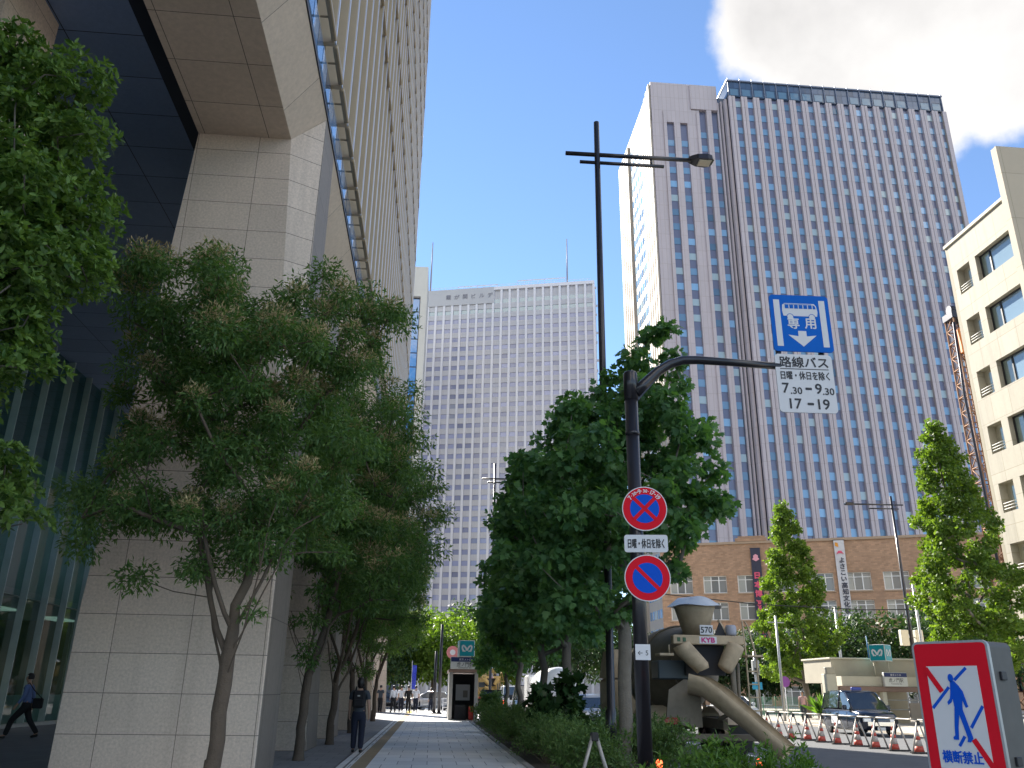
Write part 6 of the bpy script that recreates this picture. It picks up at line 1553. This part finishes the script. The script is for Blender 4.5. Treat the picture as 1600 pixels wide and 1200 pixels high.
def person(label, loc, rz, top, bottom, stride=0.0, arm=0.0, bend=0.0, group=None, h=1.72, lean=0.0, longsleeve=False, hair='short', skirt=False, bag=None):
    """figure faces +y locally; stride in metres between the feet; arm = swing; bend = forearm bent up"""
    T = thing('person', label, 'person', loc, rz, group)
    k = h / 1.72; V = lambda x, y, z: Vector((x * k, (y + lean * max(0, z - 0.9)) * k, z * k))
    hs = stride / 2
    hip = {}; J = {}
    for s, f in ((-1, hs), (1, -hs)):
        knee_fw = 0.04 + 0.05 * (abs(hs) > 0.1)
        lift = 0.05 if (f < -0.1) else 0.0
        J[s] = dict(hip=V(s * 0.09, 0, 0.90), knee=V(s * 0.095, f * 0.5 + knee_fw, 0.49 + (0.01 if f else 0)), ankle=V(s * 0.095, f, 0.09 + lift), toe=V(s * 0.11, f + 0.14, 0.035 + (0 if f >= -0.1 else 0.0)),
                    sh=V(s * 0.19, 0, 1.405), el=V(s * 0.235, -0.03 - s * arm * 0.16, 1.12), wr=V(s * 0.245, 0.03 - s * arm * 0.36 + 0.18 * bend, 0.87 + 0.20 * bend + abs(arm) * 0.03))
    # continuous body
    b = Sk()
    pel = b.p(V(0, 0, 0.93), (0.13 * k, 0.10 * k)); wst = b.p(V(0, 0.0, 1.08), (0.115 * k, 0.088 * k), pel); chs = b.p(V(0, 0.0, 1.28), (0.14 * k, 0.10 * k), wst)
    nck0 = b.p(V(0, 0, 1.43), 0.07 * k, chs); nck = b.p(V(0, 0.015, 1.50), 0.05 * k, nck0); jaw = b.p(V(0, 0.035, 1.565), (0.062 * k, 0.068 * k), nck); hd = b.p(V(0, 0.025, 1.635), (0.076 * k, 0.092 * k), jaw); cr = b.p(V(0, 0.02, 1.69), (0.058 * k, 0.068 * k), hd)
    nose = b.p(V(0, 0.125, 1.60), 0.012 * k, jaw)
    for s in (-1, 1):
        j = J[s]
        ear = b.p(V(s * 0.083, 0.015, 1.61), 0.016 * k, hd)
        a = b.p(j['sh'], 0.062 * k, chs); e = b.p(j['el'], 0.043 * k, a); w = b.p(j['wr'], 0.026 * k, e)
        d = (j['wr'] - j['el']).normalized(); pm_ = b.p(j['wr'] + d * 0.06 * k, 0.027 * k, w)
        tip0 = j['wr'] + d * 0.095 * k
        side = Vector((0, 1, 0)) - d * d.y; side.normalize()
        inw = Vector((-s, 0, 0))
        for q in range(4):
            f0 = b.p(tip0 + side * (0.026 - 0.0175 * q) * k, 0.0088 * k, pm_)
            L = (0.070, 0.078, 0.072, 0.056)[q] * k
            f1 = b.p(b.v[f0] + d * L * 0.5 + inw * 0.008 * k, 0.0080 * k, f0); b.p(b.v[f1] + d * L * 0.45 + inw * 0.024 * k, 0.0068 * k, f1)
        t0 = b.p(j['wr'] + d * 0.045 * k + side * 0.032 * k + inw * 0.012 * k, 0.0105 * k, w); b.p(b.v[t0] + d * 0.045 * k + side * 0.02 * k + inw * 0.014 * k, 0.0085 * k, t0)
        hp = b.p(j['hip'], 0.088 * k, pel); kn = b.p(j['knee'], 0.055 * k, hp); an = b.p(j['ankle'], 0.036 * k, kn); b.p(j['toe'], 0.032 * k, an)
    skin_mesh('body', b.v, b.e, b.r, skin_l, T, pel)
    # clothing
    c = Sk(); p0 = c.p(V(0, 0, 0.82), (0.18 * k, 0.145 * k)); p1 = c.p(V(0, 0, 1.06), (0.158 * k, 0.122 * k), p0); p2 = c.p(V(0, 0, 1.28), (0.172 * k, 0.126 * k), p1); p3 = c.p(V(0, 0.0, 1.43), (0.088 * k, 0.078 * k), p2)
    for s in (-1, 1):
        j = J[s]; a = c.p(j['sh'], 0.078 * k, p2)
        if longsleeve: e = c.p(j['el'], 0.057 * k, a); c.p(j['el'].lerp(j['wr'], 0.93), 0.041 * k, e)
        else: c.p(j['sh'].lerp(j['el'], 0.75), 0.066 * k, a)
    skin_mesh('shirt', c.v, c.e, c.r, top, T)
    c = Sk(); p0 = c.p(V(0, 0, 1.04), (0.145 * k, 0.115 * k)); p1 = c.p(V(0, 0, 0.90), (0.165 * k, 0.132 * k), p0)
    if skirt:
        p2 = c.p(V(0, 0.02, 0.65), (0.19 * k, 0.16 * k), p1); c.p(V(0, 0.02, 0.38), (0.22 * k, 0.19 * k), p2)
    else:
        for s in (-1, 1):
            j = J[s]; hp = c.p(j['hip'] - V(0, 0, 0.08), 0.118 * k, p1); kn = c.p(j['knee'], 0.085 * k, hp); c.p(j['ankle'] - Vector((0, 0, 0.02)), 0.07 * k, kn)
    skin_mesh('skirt' if skirt else 'trousers', c.v, c.e, c.r, bottom, T)
    for s in (-1, 1):
        j = J[s]; c = Sk(); a = c.p(j['ankle'] + Vector((0, -0.03 * k, -0.045 * k)), 0.045 * k); m1 = c.p(j['ankle'].lerp(j['toe'], 0.6) + Vector((0, 0, -0.012 * k)), 0.042 * k, a); c.p(j['toe'] + Vector((0, 0.03 * k, 0)), 0.034 * k, m1)
        skin_mesh('shoe', c.v, c.e, c.r, shoem, T)
    m_ = MB(); nu, nv = 18, 12; vs = []; fs = []
    for i in range(nv + 1):
        ph = math.pi * i / nv
        for q in range(nu):
            w = 2 * math.pi * q / nu
            r0 = 1 + 0.05 * math.sin(5 * w + 3 * ph)
            vs.append(V(0.092 * math.sin(ph) * math.cos(w) * r0, 0.004 + 0.112 * math.sin(ph) * math.sin(w) * r0, 1.635 + 0.118 * math.cos(ph) - (0.05 if hair == 'bob' and ph > 1.9 else 0)))
    for i in range(nv):
        for q in range(nu):
            w = 2 * math.pi * (q + 0.5) / nu; ph = math.pi * (i + 0.5) / nv
            if (math.sin(w) > 0.25 and ph > 1.15) or ph > (2.5 if hair == 'bob' else 2.15): continue
            fs.append((i * nu + q, i * nu + (q + 1) % nu, (i + 1) * nu + (q + 1) % nu, (i + 1) * nu + q))
    m_.add(vs, fs, True); m_.build('hair', hairm, T)
    m_ = MB()
    for s in (-1, 1): m_.lathe([(0.0, 0.0), (0.009, 0.003), (0.009, 0.008)], 8, tuple(V(s * 0.031, 0.098, 1.628)), 'y')
    m_.build('eyes', shoem, T)
    return T
def cloth(name, c): return pm(name, c, 0.85, var=0.15, scale=9, bump=0.3, bscale=14)
navyc = cloth('cloth_navy', (0.012, 0.016, 0.035)); blackc = cloth('cloth_black', (0.012, 0.012, 0.015)); greyb = cloth('cloth_slate', (0.05, 0.06, 0.075)); whitec = cloth('cloth_white', (0.66, 0.68, 0.74)); bluec = cloth('cloth_blue', (0.13, 0.20, 0.42)); pinkc = cloth('cloth_pink', (0.6, 0.36, 0.36))
PW = person('person in a dark tee and trousers walking away along the pavement with a backpack', (-1.72, 22.2, 0), R_(-3), greyb, navyc, 0.10, 0.12, 0.05, h=1.70, hair='bob')
bp_ = thing('backpack', 'black backpack on the back of the person walking away', 'backpack', (-1.72, 22.2, 0), R_(-3))
m_ = MB(); m_.bbox(-0.15, 0.15, -0.24, -0.115, 1.02, 1.42, 0.04); m_.build('pack', blackc, bp_)
m_ = MB(); m_.bbox(-0.11, 0.11, -0.28, -0.235, 1.05, 1.22, 0.02); m_.build('pocket', blackc, bp_)
MB().box(-0.03, 0.03, -0.247, -0.242, 1.28, 1.31).build('logo_tab', pm('tab_grey', (0.4, 0.4, 0.4), 0.5), bp_)
for s in (-1, 1):
    m_ = MB(); m_.tube([(s * 0.1, -0.13, 1.40), (s * 0.105, -0.03, 1.50), (s * 0.11, 0.11, 1.40), (s * 0.13, 0.13, 1.22), (s * 0.13, 0.0, 1.08), (s * 0.12, -0.13, 1.05)], 0.018, 6); m_.build('strap', blackc, bp_)
PM_ = person('person in a blue long-sleeved shirt striding left past the lobby glass', (-11.6, 26.9, 0), R_(97), bluec, blackc, 0.78, 0.35, 0.1, h=1.74, lean=0.05, longsleeve=True)
bg_ = thing('shoulder_bag', 'black shoulder bag at the hip of the striding person by the lobby', 'bag', (-11.6, 26.9, 0), R_(97))
m_ = MB(); m_.bbox(-0.05, 0.07, -0.42, -0.15, 0.80, 1.08, 0.03); b_ = m_.build('bag_body', blackc, bg_)
m_ = MB(); m_.tube([(0.0, -0.38, 1.07), (-0.05, -0.14, 1.3), (-0.13, 0.0, 1.50), (-0.1, 0.13, 1.36), (0.05, 0.12, 1.15), (0.03, -0.16, 1.05)], 0.014, 6); m_.build('strap', blackc, bg_)
GP = 'people waiting at the crossing'
for x, y, rz, top, bot, arm, st, ls, lab in (
    (-3.9, 60.5, 10, whitec, blackc, 0.05, 0.05, False, 'person in a white shirt at the crossing, farthest left of the group'),
    (-3.3, 60.0, -20, greyb, blackc, 0.1, 0.1, False, 'person in a dark top at the crossing beside the farthest street tree'),
    (-2.45, 60.8, 30, whitec, blackc, 0.1, 0.2, True, 'person in a white shirt and black trousers, third from left at the crossing'),
    (-1.95, 61.3, 5, whitec, navyc, 0.15, 0.15, False, 'person in a white shirt at the crossing just left of the yellow tactile strip'),
    (-1.45, 60.8, -15, blackc, blackc, 0.05, 0.05, True, 'person all in black at the crossing between two white shirts'),
    (-0.95, 60.0, -10, whitec, navyc, 0.2, 0.25, False, 'person in a white shirt with a dark bag, right of the yellow strip'),
    (0.1, 66.8, 60, blackc, navyc, 0.1, 0.2, True, 'small dark figure on the crossing in front of the silver car')):
    person(lab, (x, y, 0 if y < 64 else -0.118), R_(rz), top, bot, st, arm, 0, GP, 1.70, longsleeve=ls)
t = thing('briefcase', 'dark bag hanging from the hand of the right-hand white-shirted person', 'bag', (-0.68, 60.0, 0)); MB().bbox(-0.05, 0.05, -0.2, 0.2, 0.42, 0.72, 0.02).build('case', blackc, t); MB().tube([(0, -0.07, 0.72), (0, 0, 0.80), (0, 0.07, 0.72)], 0.012, 6).build('handle', blackc, t)
person('person in a pink top behind the pillar of the far station entrance', (21.75, 50.2, 0), R_(150), pinkc, greyb, 0.1, 0.1, 0, None, 1.65)
